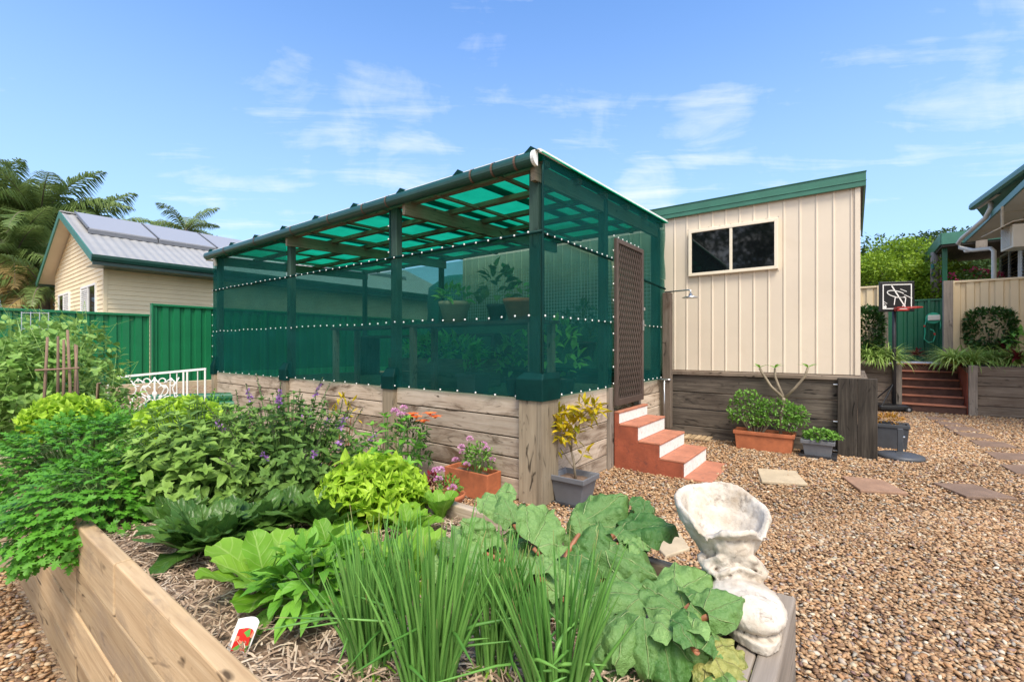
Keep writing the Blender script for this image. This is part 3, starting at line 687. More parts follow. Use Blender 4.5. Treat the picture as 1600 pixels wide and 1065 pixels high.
# steps up to the door
ST = thing('steps', 'terracotta and white painted masonry steps climbing to the brown screen door', 'steps', G(A0, B0, 0))
lev = [(.02, .13, .715), (.13, .31, .565), (.31, .565, .395), (.565, .84, .235)]   # x0, x1, height of each tread behind riser at x1
Y0, Y1 = 1.575, 2.50
prof = [(.02, 0), (.02, .70), (.085, .70), (.085, .555), (.32, .555), (.32, .38), (.575, .38), (.575, .215), (.845, .215), (.845, .0)]
m = MB(); vs = [(x, Y0, z) for x, z in prof]+[(x, Y1, z) for x, z in prof]; k = len(prof)
m.add(vs, [(i, (i+1) % k, k+(i+1) % k, k+i) for i in range(k)]+[tuple(range(k-1, -1, -1)), tuple(range(k, 2*k))])
m.build('step_block', M['terra_paint'], ST, bevel=.012)
for (x0, x1, z) in ((.02, .088, .70), (.085, .323, .555), (.32, .578, .38), (.575, .848, .215)):
    m = MB(); m.box(x0+.002, x1+.012, Y0-.004, Y1+.004, z-.012, z+.014); m.build('tread', M['terra_tread'], ST, bevel=.008)
for (x, z0, z1) in ((.085, .57, .69), (.32, .395, .543), (.575, .23, .368), (.845, .05, .203)):
    m = MB(); m.box(x+.001, x+.007, Y0+.004, Y1-.004, z0, z1); m.build('riser', M['white_rough'], ST, bevel=.002)
m = MB(); m.box(.84, 1.14, Y0-.01, Y1-.0, .0, .058); m.build('base_slab', M['terra_tread'], ST, bevel=.012)

# ================================================================== CREAM SHED on its sleeper base
SD = thing('garden_shed', 'cream ribbed steel shed with a dark sliding window and green roof edge', 'shed', G(.05, 7.42, 0))
SX0 = -7.0
def ribs(mb, x0, x1, z0, z1, y, pitch, w, dep, ztop=None, phase=0.0):
    # flat pans with narrow raised ribs, extruded vertically
    pr = [(x0, y)]; x = x0+phase
    while x+w+.02 < x1:
        if x > x0+.001: pr += [(x, y), (x+.012, y-dep), (x+.012+w, y-dep), (x+.024+w, y)]
        x += pitch
    pr.append((x1, y)); n = len(pr)
    mb.add([(a, b, z0) for a, b in pr]+[(a, b, z1) for a, b in pr], [(i, i+1, n+i+1, n+i) for i in range(n-1)])
m = MB(); ribs(m, SX0, 0, 1.125, 3.57, 0, .19, .012, .010, phase=.06)
m.add([(0, 0, 1.125), (0, 3.2, 1.125), (0, 3.2, 3.57), (0, 0, 3.57), (SX0, 3.2, 1.125), (SX0, 0, 1.125), (SX0, 0, 3.57), (SX0, 3.2, 3.57)], [(0,1,2,3), (4,5,6,7), (1,4,7,2)])
m.build('wall', M['cream_steel'], SD)
m = MB(); m.box(-.045, .012, -.026, .03, 1.122, 3.57); m.build('corner_trim', M['cream_steel'], SD, bevel=.003)
m = MB(); m.box(SX0-.1, .06, -.05, 3.3, 3.66, 3.70); m.build('roof', M['roof_grey'], SD)
m = MB(); m.box(SX0-.1, .07, -.06, -.03, 3.55, 3.73); m.box(SX0-.1, .075, -.068, -.06, 3.615, 3.628); m.box(.045, .07, -.03, 3.3, 3.55, 3.73); m.box(SX0-.1, .075, -.07, -.028, 3.73, 3.742); m.build('barge_board', M['fascia_green'], SD, bevel=.003)
# window
x0, x1, z0, z1 = -2.13, -.91, 2.59, 3.305
WN = MB(); f = .045
WN.box(x0, x0+f, -.06, .0, z0, z1); WN.box(x1-f, x1, -.06, .0, z0, z1); WN.box(x0+f, x1-f, -.06, 0, z0, z0+f); WN.box(x0+f, x1-f, -.06, 0, z1-f, z1); WN.box((x0+x1)/2-.02, (x0+x1)/2+.02, -.055, 0, z0+f, z1-f)
wf = WN.build('window', M['alum'], SD, bevel=.004)
m = MB(); m.box(x0+f, (x0+x1)/2-.02, -.034, -.028, z0+f, z1-f); m.build('pane', M['glass'], wf)
m = MB(); m.box((x0+x1)/2+.02, x1-f, -.042, -.036, z0+f, z1-f); m.build('pane', M['glass'], wf)
m = MB()
for z in (1.3, 2.42):
    for i in range(36): x = -.03-.19*i; m.tube([(x-.055, -.001, z+random.uniform(-.01, .01)), (x-.055, -.006, z)], .007, 6)
for i in range(9): m.tube([(x0-.02+i*.155, -.001, z1+.025), (x0-.02+i*.155, -.007, z1+.025)], .006, 6); m.tube([(x0-.02+i*.155, -.001, z0-.02), (x0-.02+i*.155, -.007, z0-.02)], .006, 6)
m.build('screw_row', M['grey_post'], SD)
# sleeper base of the shed
RW = thing('sleeper_base', 'dark weathered sleeper base wall under the cream shed', 'retaining wall', G(.05, 7.42, 0))
m = MB(); h = [.0, .27, .53, .79, 1.055]
for i in range(4):
    mats_r = .2+.2*((i*7) % 3)
    m.box(-6.9, -.20, -.13+.004*((i*5) % 3), -.05, h[i]+.005+(0.05 if i == 0 else 0), h[i+1]-.005, rnd=mats_r+random.random()*.3)
m.build('sleeper', M['sleeper_dark'], RW, bevel=.008)
m = MB(); m.box(-6.9, .02, -.17, .02, 1.058, 1.112); m.build('cap_board', M['sleeper_grey'], RW, bevel=.006)
m = MB(); m.box(-.225, -.02, -.215, -.132, .02, 1.09); m.box(-.018, .18, -.216, -.132, .02, 1.09); m.box(.10, .18, -.13, -.02, .02, 1.085); m.build('corner_post', M['dark_timber'], RW, bevel=.006)
m = MB()
for i in range(4): m.box(.02, .10, -.12, 3.2, h[i]+.005, h[i+1]-.005)
m.build('side_sleeper', M['sleeper_dark'], RW, bevel=.008)
m = MB()
for z in (.14, .52, 1.0): m.tube([(-.27, -.16, z), (-.20, -.16, z)], .011, 8)
m.build('bolt', M['steel'], RW)

# ================================================================== FENCES
def tray_fence(name, label, a0, b0, a1, b1, z0, z1, mat, group=None, cap=True, pitch=.21):
    p, q = Vector((a0, b0, 0)), Vector((a1, b1, 0)); Ln = (q-p).length; ang = math.atan2(q.y-p.y, q.x-p.x)
    t = thing(name, label, 'fence', G(a0, b0, z0), TH+ang, group)
    H = z1-z0; pr = []; x = 0; dp = .034
    while x+pitch <= Ln:
        pr += [(x, 0), (x+pitch*.52, 0), (x+pitch*.62, dp), (x+pitch*.9, dp)]; x += pitch
    pr += [(x, 0), (Ln, 0)]
    n = len(pr); m = MB(); m.add([(u, v, .03) for u, v in pr]+[(u, v, H-.03) for u, v in pr], [(i, i+1, n+i+1, n+i) for i in range(n-1)]); m.build('panel', M[mat], t)
    m = MB(); m.box(0, Ln, -.03, .06, H-.05, H); m.build('top_rail', M[mat], t, bevel=.006)
    m = MB(); m.box(0, Ln, -.03, .06, 0, .05); m.build('bottom_rail', M[mat], t)
    for x in np.arange(0, Ln+.01, 2.4 if Ln > 2.4 else Ln):
        m = MB(); m.box(max(0, x-.03), min(Ln, x+.03)+.002, -.045, .075, 0, H+.004); m.build('fence_post', M[mat], t, bevel=.004)
    return t
tray_fence('boundary_fence', 'lower run of green ribbed steel fence beside the neighbouring cottage', -12.26, -4.0, -12.26, 3.17, .42, 2.19, 'green_steel', 'green steel fence panels on the neighbour boundary')
tray_fence('boundary_fence', 'taller run of green ribbed steel fence meeting the shade house corner', -12.26, 3.2, -12.26, 16.4, .66, 2.43, 'green_steel', 'green steel fence panels on the neighbour boundary')
tray_fence('terrace_fence', 'cream steel fence by the hedge behind the raised garden bed', 1.90, 15.2, 7.3, 15.2, 1.05, 3.07, 'fence_cream', pitch=.24)
tray_fence('terrace_fence', 'short cream steel fence showing between shed and basketball hoop', -4.3, 15.2, .5, 15.2, 1.05, 3.07, 'fence_cream', pitch=.24)
tray_fence('back_fence', 'dark green steel fence at the far end behind the hose reel', -3, 18.6, 6.6, 18.6, 1.05, 2.92, 'green_steel_dark', pitch=.24)
tray_fence('rear_fence', 'green fence seen through the cloth behind the shade house', -12.2, 16.4, -6.6, 16.4, .3, 2.3, 'green_steel_dark', pitch=.24)
for a, top, lab in ((.60, 2.55, 'short grey timber gate post beside the basketball backboard'), (1.79, 3.06, 'tall grey timber gate post against the cream fence')):
    m = MB(); m.box(-.085, .085, -.085, .085, 0, top-1.03); o = m.build('gate_post', M['post_grey'], loc=G(a, 15.02, 1.03), rz=TH, bevel=.008); tag(o, lab, 'post')
# terracotta-coloured garden edging at the fence foot
m = MB(); m.box(-.07, .07, -1.5, 3.2, 0, .2); o = m.build('edging_sleeper', M['paver_tan'], loc=G(-11.9, 3.3, .52), rz=TH, bevel=.008); tag(o, 'brown timber edging along the foot of the green fence', 'edging')

# ================================================================== RIGHT TERRACE WALLS AND STEPS
for (a0, a1, lab, ex) in ((-3.0, .80, 'grey sleeper retaining wall between shed and red steps', .80), (2.04, 7.0, 'grey sleeper retaining wall holding striped grasses', 2.04)):
    t = thing('retaining_wall', lab, 'retaining wall', G(a0, 13.9, 0)); m = MB()
    for i in range(5): m.box(0, a1-a0, .0+.004*(i % 2), .09, i*.213+.004+.0, (i+1)*.213-.004)
    m.build('sleeper', M['sleeper_grey'], t, bevel=.008)
    m = MB(); x = (a1-a0-.06) if ex < 1 else -.06
    m.box(x, x+.14, -.07, -.004, 0, 1.08); m.build('wall_post', M['post_grey'], t, bevel=.006)
RS = thing('terrace_steps', 'red edged dark steps rising between two sleeper retaining walls', 'steps', G(.88, 13.9, 0))
for i in range(6):
    m = MB(); m.box(.0, 1.08, .03+i*.27, 1.55, i*.178+.002, (i+1)*.178-.028); m.build('step_block', M['riser_dark'], RS)
    m = MB(); m.box(.0, 1.08, i*.27, .27*(i+1)+.03 if i < 5 else 1.5, (i+1)*.178-.028, (i+1)*.178); m.build('tread', M['terra_tread'], RS, bevel=.006)
m = MB()
m.add([(1.085, 0, 0), (1.085, 1.5, 0), (1.085, 1.5, 1.13), (1.085, 0, .9), (1.15, 0, 0), (1.15, 1.5, 0), (1.15, 1.5, 1.13), (1.15, 0, .9)], [(0,1,2,3),(7,6,5,4),(0,3,7,4),(3,2,6,7)]); m.build('side_wall', M['terra_paint'], RS)

# ================================================================== NEIGHBOUR'S COTTAGE (left)
HA, HB = -13.9, 2.75
HS = thing('cottage', 'cream weatherboard cottage with green gutters and solar panels on its roof', 'house', G(HA, HB, .4))
HW, HL, EV, RD = -5.8, 11.0, 3.27, 4.55-.0        # width, length, eave and ridge heights above its base
def boards(mb, p, q, z0, z1, nrm, pitch=.11, top=None):
    p, q = Vector(p), Vector(q); nr = Vector(nrm); z = z0
    while z < z1-.001:
        zt = min(z+pitch, z1)
        def clip(pt, zz):
            return pt
        if top:
            tt = top(z); tt2 = top(zt)
            a, b = p.lerp(q, tt[0]), p.lerp(q, tt[1]); c, d = p.lerp(q, tt2[1]), p.lerp(q, tt2[0])
        else: a, b, c, d = p, q, q, p
        mb.add([a+nr*.016+Vector((0,0,z)), b+nr*.016+Vector((0,0,z)), c+Vector((0,0,zt)), d+Vector((0,0,zt)), a+Vector((0,0,z)), b+Vector((0,0,z))], [(0,1,2,3), (4,5,1,0)])
        z = zt
m = MB()
boards(m, (0, .0, 0), (0, HL, 0), 0, EV, (1, 0, 0))
gb = lambda z: (0, 1) if z < EV else (min(.5, (z-EV)/(RD-EV)*.5), max(.5, 1-(z-EV)/(RD-EV)*.5))
boards(m, (HW, 0, 0), (0, 0, 0), 0, RD-.02, (0, -1, 0), top=gb)
m.add([(HW, 0, 0), (HW, HL, 0), (HW, HL, EV), (HW, 0, EV), (0, HL, 0), (0, HL, EV), (HW/2, HL, RD)], [(0,1,2,3), (1,4,5,6,2)])
m.build('wall', M['siding'], HS)
m = MB(); m.box(-.05, .02, -.02, .05, 0, EV); m.build('corner_board', M['siding'], HS)
ov = .62; fo = .32; sl = (RD-EV)/(-HW/2)
rz2 = lambda x: RD+.09-abs(x-HW/2)*sl
roof_parts = []
for s, nm in ((1, 'roof'), (-1, 'roof')):
    m = MB(); xe = ov if s > 0 else HW-ov; N_ = 140
    # corrugation runs down the slope
    m.sheet(lambda u, v: (HW/2+(xe-HW/2)*v, -fo+(HL+2*fo)*u, rz2(HW/2+(xe-HW/2)*v)+.009*math.sin(u*N_*math.pi*.9)), N_*3, 1); roof_parts.append(m.build(nm, M['roof_grey'], HS))
    m = MB(); m.add([(HW/2, -fo+.02, rz2(HW/2)-.05), (xe, -fo+.02, rz2(xe)-.05), (xe, HL, rz2(xe)-.05), (HW/2, HL, rz2(HW/2)-.05)], [(0,1,2,3)]); m.build('soffit', M['soffit'], HS)
    m = MB(); m.bar((HW/2, -fo-.012, rz2(HW/2)-.07), (xe, -fo-.012, rz2(xe)-.07), .025, .17, up=(0, 1, 0)) if False else m.add(
        [(HW/2, -fo-.02, rz2(HW/2)-.15), (xe, -fo-.02, rz2(xe)-.15), (xe, -fo-.02, rz2(xe)+.02), (HW/2, -fo-.02, rz2(HW/2)+.02), (HW/2, -fo+.01, rz2(HW/2)-.15), (xe, -fo+.01, rz2(xe)-.15), (xe, -fo+.01, rz2(xe)+.02), (HW/2, -fo+.01, rz2(HW/2)+.02)],
        [(0,1,2,3),(7,6,5,4),(0,4,5,1),(3,2,6,7),(1,5,6,2)]); m.build('barge_board', M['gutter_green'] if False else M['fascia_green'], HS)
    m = MB(); g = xe; sg = s; pr = [(0, .06), (.01, -.02), (.035, -.065), (.09, -.065), (.115, .0), (.12, .06)]
    vs = [(g-sg*.02+sg*x, y, rz2(xe)+z-.05) for y in (-fo-.03, HL) for x, z in pr]; k = len(pr)
    m.add(vs, [(i, i+1, k+i+1, k+i) for i in range(k-1)]+[tuple(range(k))]); m.build('gutter', M['gutter_green'], HS)
m = MB(); m.box(ov-.02, ov-.004, -fo, HL, rz2(ov)-.2, rz2(ov)-.02); m.add([(0, -fo, rz2(ov)-.2), (ov-.01, -fo, rz2(ov)-.2), (ov-.01, HL, rz2(ov)-.2), (0, HL, rz2(ov)-.2)], [(0,1,2,3)]); m.build('fascia', M['gutter_green'], HS)
m = MB(); m.box(HW/2-.09, HW/2+.09, -fo-.01, HL, rz2(HW/2)-.0, rz2(HW/2)+.035); m.build('ridge_cap', M['roof_grey'], HS)
for i in range(7):
    y0 = -fo+.25+i*1.42; p = [(HW/2+.25, y0), (HW/2+1.75, y0), (HW/2+1.75, y0+1.38), (HW/2+.25, y0+1.38)]
    m = MB(); up = .11
    m.add([(x, y, rz2(x)+up+.03) for x, y in p]+[(x, y, rz2(x)+up-.01) for x, y in p], [(0,1,2,3),(7,6,5,4)]+[(j, (j+1) % 4, 4+(j+1) % 4, 4+j)[::-1] for j in range(4)]); sp_ = m.build('solar_panel', M['solar'], roof_parts[0])
    m = MB(); m.bar((HW/2+1.76, y0-.01, rz2(HW/2+1.76)+.06), (HW/2+1.76, y0+1.39, rz2(HW/2+1.76)+.06), .03, .1); m.bar((HW/2+.25, y0, rz2(HW/2+.25)+up+.02), (HW/2+1.75, y0, rz2(HW/2+1.75)+up+.02), .03, .05); m.build('panel_frame', M['dark_plastic'] if False else M['grey_plastic'], sp_)
for (x0, x1, sh) in ((-5.08, -3.57, 1), (-2.15, -.60, 0)):
    z0, z1 = 1.2, 2.62
    m = MB(); f = .05
    m.box(x0, x0+f, -.05, 0, z0, z1); m.box(x1-f, x1, -.05, 0, z0, z1); m.box(x0+f, x1-f, -.05, 0, z0, z0+f); m.box(x0+f, x1-f, -.05, 0, z1-f, z1); xm = (x0+x1)/2
    m.box(xm-.025, xm+.025, -.05, 0, z0+f, z1-f); wf = m.build('window', M['white'], HS)
    ga, gb_ = (x0+f, xm-.025) if sh else (xm+.025, x1-f); sa, sb = (xm+.025, x1-f) if sh else (x0+f, xm-.025)
    m = MB(); m.box(ga, gb_, -.03, -.025, z0+f, z1-f); m.build('pane', M['glass'], wf)
    m = MB(); z = z0+f
    while z < z1-f-.03: m.add([(sa, -.048, z), (sb, -.048, z), (sb, -.02, z+.045), (sa, -.02, z+.045)], [(0,1,2,3)]); z += .05
    m.box(sa, sb, -.016, -.012, z0+f, z1-f); m.build('shutter', M['white'], wf)
m = MB(); m.lathe([(.16, 0), (.16, .1), (.24, .12), (.26, .2), (.24, .3), (.14, .38), (.02, .4)], 20); o = m.build('roof_vent', M['white'], roof_parts[0], smooth=True); o.location = (HW/2+1.2, HL-2.2, rz2(HW/2+1.2)-.02)

# ================================================================== HOUSE AT RIGHT: eave, soffit, wall with louvres
RH = thing('main_house', 'cream highset house with deep soffit, louvre windows and green gutter', 'house', (15.4, 15.0, 0), 0)
def Wp(u, v, D): p = at(u, v, D); return Vector((p.x-15.4, p.y-15.0, p.z))
# green fascia line, a = 3.06 at z = 5.1, runs along E2
def RL(a, b, z): p = G(a, b, z); return Vector((p.x-15.4, p.y-15.0, p.z))
zf = 5.1
m = MB(); m.add([RL(3.06, 22.3, zf), RL(3.06, 11.0, zf), RL(3.06, 11.0, zf+.16), RL(3.06, 22.3, zf+.16), RL(3.1, 22.3, zf), RL(3.1, 11.0, zf), RL(3.1, 11.0, zf+.16), RL(3.1, 22.3, zf+.16)],
                [(0,1,2,3),(4,7,6,5),(0,4,5,1),(3,2,6,7),(0,3,7,4)]); m.build('fascia', M['fascia_green'], RH)
m = MB(); m.add([RL(3.1, 22.3, zf+.03), RL(3.1, 11.0, zf+.03), RL(8.6, 11.0, zf+.33), RL(8.6, 22.3, zf+.33)], [(0,1,2,3)]); m.build('soffit', M['soffit'], RH)
for b in (13.2, 15.6, 18.0, 20.4):
    m = MB(); m.bar(RL(3.1, b, zf+.02), RL(6.4, b, zf+.2), .06, .03); m.build('soffit_batten', M['soffit'], RH)
# roof above with its gutter
g1, g2 = Wp(1517, 324, 13.5), Wp(1600, 264, 10.46); gd = (g2-g1).normalized(); g2 = g1+gd*7
side = Vector((gd.y, -gd.x, 0)); side = side if side.x > 0 else -side
m = MB(); pr = [(-.02, .1), (-.05, .03), (-.05, -.05), (0, -.09), (.08, -.09), (.1, .1)]
vs = [g+side*x+Vector((0, 0, z)) for g in (g1, g2) for x, z in pr]; k = len(pr)
m.add(vs, [(i, (i+1) % k, k+(i+1) % k, k+i) for i in range(k)]+[tuple(range(k))]); m.build('gutter', M['fascia_green'], RH)
m = MB(); m.add([g1+side*.05+Vector((0,0,.1)), g2+side*.05+Vector((0,0,.1)), g2+side*5+Vector((0,0,1.7)), g1+side*5+Vector((0,0,1.7)), g1+side*.05+Vector((0,0,.06)), g2+side*.05+Vector((0,0,.06)), g2+side*5+Vector((0,0,1.66)), g1+side*5+Vector((0,0,1.66))], [(0,1,2,3),(7,6,5,4),(0,3,7,4)]); m.build('roof', M['roof_grey'], RH)
m = MB(); m.add([g1+side*.1+Vector((0,0,-.02)), g2+side*.1+Vector((0,0,-.02)), RL(3.3, 11.0, zf+.15), RL(3.3, 20.0, zf+.15)], [(0,1,2,3)]); m.build('eave_board', M['fascia_green'], RH)
m = MB(); m.add([g1+side*.02+Vector((0,0,-.07)), g1+side*1.1+Vector((0,0,-.10)), g1+side*1.1+gd*1.6+Vector((0,0,-.10)), g1+gd*1.6+side*.02+Vector((0,0,-.07))], [(0,1,2,3)]); m.build('soffit', M['soffit'], RH)
# wall, behind the cream fence, with louvres
wa = 4.9
m = MB(); boards(m, RL(wa, 9, 0), RL(wa, 27.6, 0), 3.4, 5.35, tuple(-E1), .13); m.add([RL(wa+.02, 27.6, 1), RL(wa+5, 27.6, 1), RL(wa+5, 27.6, 5.3), RL(wa+.02, 27.6, 5.3), RL(wa+.02, 9, 1), RL(wa+.02, 27.6, 1), RL(wa+.02, 27.6, 3.4), RL(wa+.02, 9, 3.4)], [(0,1,2,3),(4,5,6,7)]); m.build('wall', M['siding'], RH)
def louvre(b0, b1, z0, z1):
    m = MB()
    for b in (b0, b1, (b0+b1)/2): m.bar(RL(wa-.04, b, z0), RL(wa-.04, b, z1), .07, .07)
    for z in (z0, z1): m.bar(RL(wa-.04, b0, z), RL(wa-.04, b1, z), .07, .07)
    f = m.build('window', M['white'], RH); m = MB(); z = z0+.06
    while z < z1-.05:
        m.add([RL(wa-.10, b0+.05, z), RL(wa-.10, b1-.05, z), RL(wa-.02, b1-.05, z+.1), RL(wa-.02, b0+.05, z+.1)], [(0,1,2,3)]); z += .11
    m.build('louvre_blades', M['glass'], f)
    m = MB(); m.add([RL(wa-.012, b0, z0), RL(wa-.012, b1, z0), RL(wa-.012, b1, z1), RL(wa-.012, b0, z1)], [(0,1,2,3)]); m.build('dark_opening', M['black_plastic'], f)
louvre(24.6, 27.3, 3.9, 5.2); louvre(21.3, 24.3, 3.9, 5.2)
# downpipe: from the gutter down and along, then to the ground
m = MB(); P = [Wp(1548, 316, 12.7), Wp(1548, 325, 12.7), Wp(1540, 340, 12.9), Wp(1503, 372, 14.3), Wp(1497, 380, 14.6), Wp(1500, 387, 14.6), Wp(1520, 391, 14.2), Wp(1548, 388, 13.6), Wp(1553, 392, 13.5), Wp(1553, 440, 13.5), Wp(1553, 560, 13.5)]
m.tube(P, .058, 12); m.build('downpipe', M['pipe_cream'], RH, smooth=True)
# air conditioner hung under the eave on a bracket
AC = thing('air_conditioner', 'weathered cream window air conditioner box under the house eave', 'air conditioner', at(1612, 387, 11.0), TH+R(8))
m = MB(); m.frustum(.86, .62, .86, .62, 0, .55); m.build('casing', M['soffit'], AC, bevel=.012)
m = MB()
for i in range(14): m.box(-.452, -.433, -.25, .25, .06+i*.033, .075+i*.033)
m.build('grille', M['pipe_cream'], AC)
m = MB(); m.add([(-.43, -.36, .62), (.5, -.36, .72), (.5, .36, .72), (-.43, .36, .62), (-.78, -.36, .42), (-.78, .36, .42)], [(0,1,2,3),(4,0,3,5)]); m.build('hood', M['soffit'], AC, solid=.015)
m = MB(); m.bar((-.40, .34, 0), (-.40, .34, 1.15), .04, .04); m.build('bracket', M['paver_tan'], AC)
# carport roof behind
CP = thing('carport', 'small green carport roof on a green post beyond the gate', 'carport', at(1476, 437, 17.5), TH)
m = MB(); m.box(-.07, .07, -.07, .07, -3.0, 1.25); m.build('post', M['green_steel_dark'], CP)
m = MB(); m.box(-.15, 3.2, -.5, 4, 1.62, 1.66); m.build('roof', M['roof_grey'], CP)
m = MB(); m.box(-.15, 3.2, -.54, -.5, 1.28, 1.70); m.box(-.19, -.15, -.5, 4, 1.28, 1.70); m.build('fascia', M['fascia_green'], CP)
m = MB(); m.box(-.13, 3.2, -.48, 4, 1.2, 1.27); m.build('ceiling', M['dark_timber'], CP)
m = MB(); m.bar((.9, -.62, .95), (.9, -.62, 1.72), .3, .06, up=(0, 1, 0)); m.build('rafter_end', M['post_grey'], CP)
m = MB(); m.lathe([(.0, 0), (.1, .02), (.12, .08), (.08, .14), (.01, .16)], 14, (.55, -.6, .88)); m.build('flood_light', M['white'], CP, smooth=True)

# ================================================================== RAISED BED IN FRONT
BA0, BA1, BB0, BB1, BT, SZ = -4.40, -.14, .43, 1.60, .75, .68
M['bed_soil'] = paint('bed_soil', (0.25,0.17,0.115), 0.95, 0.35, 14, 0.9, 30)
BD = thing('raised_garden_bed', 'long sleeper raised vegetable bed filled with mulch in the foreground', 'garden bed', G(BA1, BB0, 0))
LB = BA1-BA0
m = MB()
for i in range(4):
    sp_ = -1.9 if i % 2 else -2.5
    for x0, x1 in ((-LB, sp_), (sp_, -.10)): m.box(x0+.002, x1-.002, random.uniform(-.003, .003), .05, i*.188+.003, (i+1)*.188-.002)
m.build('side_board', M['sleeper_pale'], BD, bevel=.006)
m = MB()
for i in range(4): m.box(-LB, -.10, BB1-BB0-.05, BB1-BB0, i*.188+.003, (i+1)*.188-.002)
m.build('side_board', M['sleeper'], BD, bevel=.006)
m = MB()
for i in range(4):
    m.box(-.05, 0, -.0, BB1-BB0, i*.188+.003, (i+1)*.188-.002); m.box(-.098, -.053, .0, BB1-BB0, i*.188+.003, (i+1)*.188-.006)
m.build('end_board', M['post_grey'], BD, bevel=.006)
m = MB()
for i in range(4): m.box(-LB-.05, -LB, 0, BB1-BB0, i*.188+.003, (i+1)*.188-.002)
m.build('end_board', M['sleeper'], BD, bevel=.006)
m = MB(); m.sheet(lambda u, v: (-LB+u*(LB-.1), .05+v*(BB1-BB0-.1), SZ+.022*mnoise.noise((u*17, v*6, 3))+.012*mnoise.noise((u*60, v*20, 1))), 120, 40); m.build('soil', M['bed_soil'], BD, smooth=True)
# a second bed beyond its end
B2 = thing('raised_garden_bed', 'far sleeper raised bed overgrown with pea vines', 'garden bed', G(-4.62, .36, 0))
m = MB()
for i in range(4): m.box(-4, 0, 0, .05, i*.188, (i+1)*.188-.005); m.box(-4, 0, 1.25, 1.3, i*.188, (i+1)*.188-.005)
m.build('side_board', M['sleeper'], B2, bevel=.006)
m = MB()
for i in range(4): m.box(-.0, .05, 0, 1.3, i*.188, (i+1)*.188-.005)
m.build('end_board', M['paver_tan'], B2, bevel=.006)
m = MB(); m.box(-3.95, -.0, .05, 1.25, .5, SZ); m.build('soil', M['soil'], B2)
# straw mulch
def mulch():
    m = MB()
    t = NT('straw_mulch'); r = t.N('ShaderNodeSeparateXYZ', {0: t.attr('lv')}).outputs[2]
    cc = t.ramp(r, [(0, (0.17,0.11,0.07)), (.3, (0.34,0.235,0.155)), (.7, (0.48,0.36,0.25)), (1, (0.60,0.49,0.37))]); mt = t.finish(cc, .8)
    for i in range(15000):
        if i < 12500: a = random.uniform(-2.6, -.26)
        else: a = random.uniform(-4.3, -2.6)
        b = random.uniform(BB0+.06, BB1-.06); p = G(a, b, SZ+.012+random.random()*.022)
        ang = random.uniform(0, 6.28); d = Vector((math.cos(ang), math.sin(ang), random.gauss(0, .16))).normalized(); L_ = random.uniform(.015, .075); w_ = random.uniform(.0009, .003)
        s = Vector((-math.sin(ang), math.cos(ang), random.gauss(0, .4))).normalized()*w_
        k = Vector((0, 0, random.uniform(0, .006))); r_ = random.random()
        m.add([p-d*L_/2-s, p-d*L_/2+s, p+k+s, p+k-s, p+d*L_/2+s, p+d*L_/2-s], [(0,1,2,3),(3,2,4,5)], [(0,0,r_)]*6)
    tag(m.build('straw_mulch', mt), 'loose brown straw mulch over the raised bed soil', 'mulch', kind='stuff')
mulch()
# seedling tag
TG = thing('plant_tag', 'curled picture plant tag of red fruit standing in the mulch', 'plant tag', onz(366, 1030, SZ), R(-14))
m = MB(); W_, H_ = .066, .08
tilt = lambda u, v: ((u-.5)*W_+.012*v, .018*math.sin(u*3.1)+.035*v, .004+H_*v)
m.sheet(tilt, 8, 8); m.build('card', M['white'], TG, solid=.0012)
def tagm():
    t = NT('tag_picture'); lv = t.attr('lv'); v = t.N('ShaderNodeTexVoronoi', {'Vector': lv, 'Scale': 3.2}); r = t.N('ShaderNodeSeparateXYZ', {0: v.outputs['Color']}).outputs[0]
    cc = t.ramp(r, [(0, (.55,.02,.015)), (.42, (.62,.05,.02)), (.45, (.10,.32,.05)), (.68, (.16,.42,.08)), (.7, (.75,.25,.15)), (.9, (.04,.03,.03))]); cc.node.color_ramp.interpolation = 'CONSTANT'
    return t.finish(cc, .4)
m = MB(); m.sheet(lambda u, v: tuple(np.array(tilt(.14+.76*u, .1+.6*v))+np.array((0, -.0018, 0))), 8, 8); m.build('picture', tagm(), TG)
m = MB(); m.tube([(.03, .02, .02), (.09, .06, .07)], .0018, 6); m.build('stake', M['paver_tan'], TG)

# ------------------------------------------------------------------ plants of the bed
def P3(u, v, D): return at(u, v, D)
def plant(name, label, cat, base, group=None): return thing(name, label, cat, base, 0, group)

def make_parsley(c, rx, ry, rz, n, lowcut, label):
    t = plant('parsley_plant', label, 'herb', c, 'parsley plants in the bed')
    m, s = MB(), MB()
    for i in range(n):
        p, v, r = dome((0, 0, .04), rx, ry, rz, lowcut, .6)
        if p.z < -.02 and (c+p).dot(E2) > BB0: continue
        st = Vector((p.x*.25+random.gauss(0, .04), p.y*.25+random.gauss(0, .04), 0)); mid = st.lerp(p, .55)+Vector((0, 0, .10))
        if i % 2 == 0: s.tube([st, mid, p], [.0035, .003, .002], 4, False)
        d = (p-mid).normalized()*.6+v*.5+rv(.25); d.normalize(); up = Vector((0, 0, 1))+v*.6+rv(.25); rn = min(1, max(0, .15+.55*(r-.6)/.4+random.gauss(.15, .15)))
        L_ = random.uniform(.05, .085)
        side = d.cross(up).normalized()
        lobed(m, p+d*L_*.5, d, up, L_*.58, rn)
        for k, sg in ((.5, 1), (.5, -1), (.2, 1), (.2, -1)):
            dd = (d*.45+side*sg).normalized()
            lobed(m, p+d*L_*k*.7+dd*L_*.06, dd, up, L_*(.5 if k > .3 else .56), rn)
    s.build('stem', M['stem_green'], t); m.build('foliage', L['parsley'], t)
make_parsley(G(-3.75, .66, SZ), .44, .62, .33, 900, -.4, 'dark green flat leaf parsley heaped at the left end of the bed')
make_parsley(G(-2.86, .56, SZ), .30, .36, .25, 520, -.55, 'dark green flat leaf parsley spilling over the top edge of the bed wall')

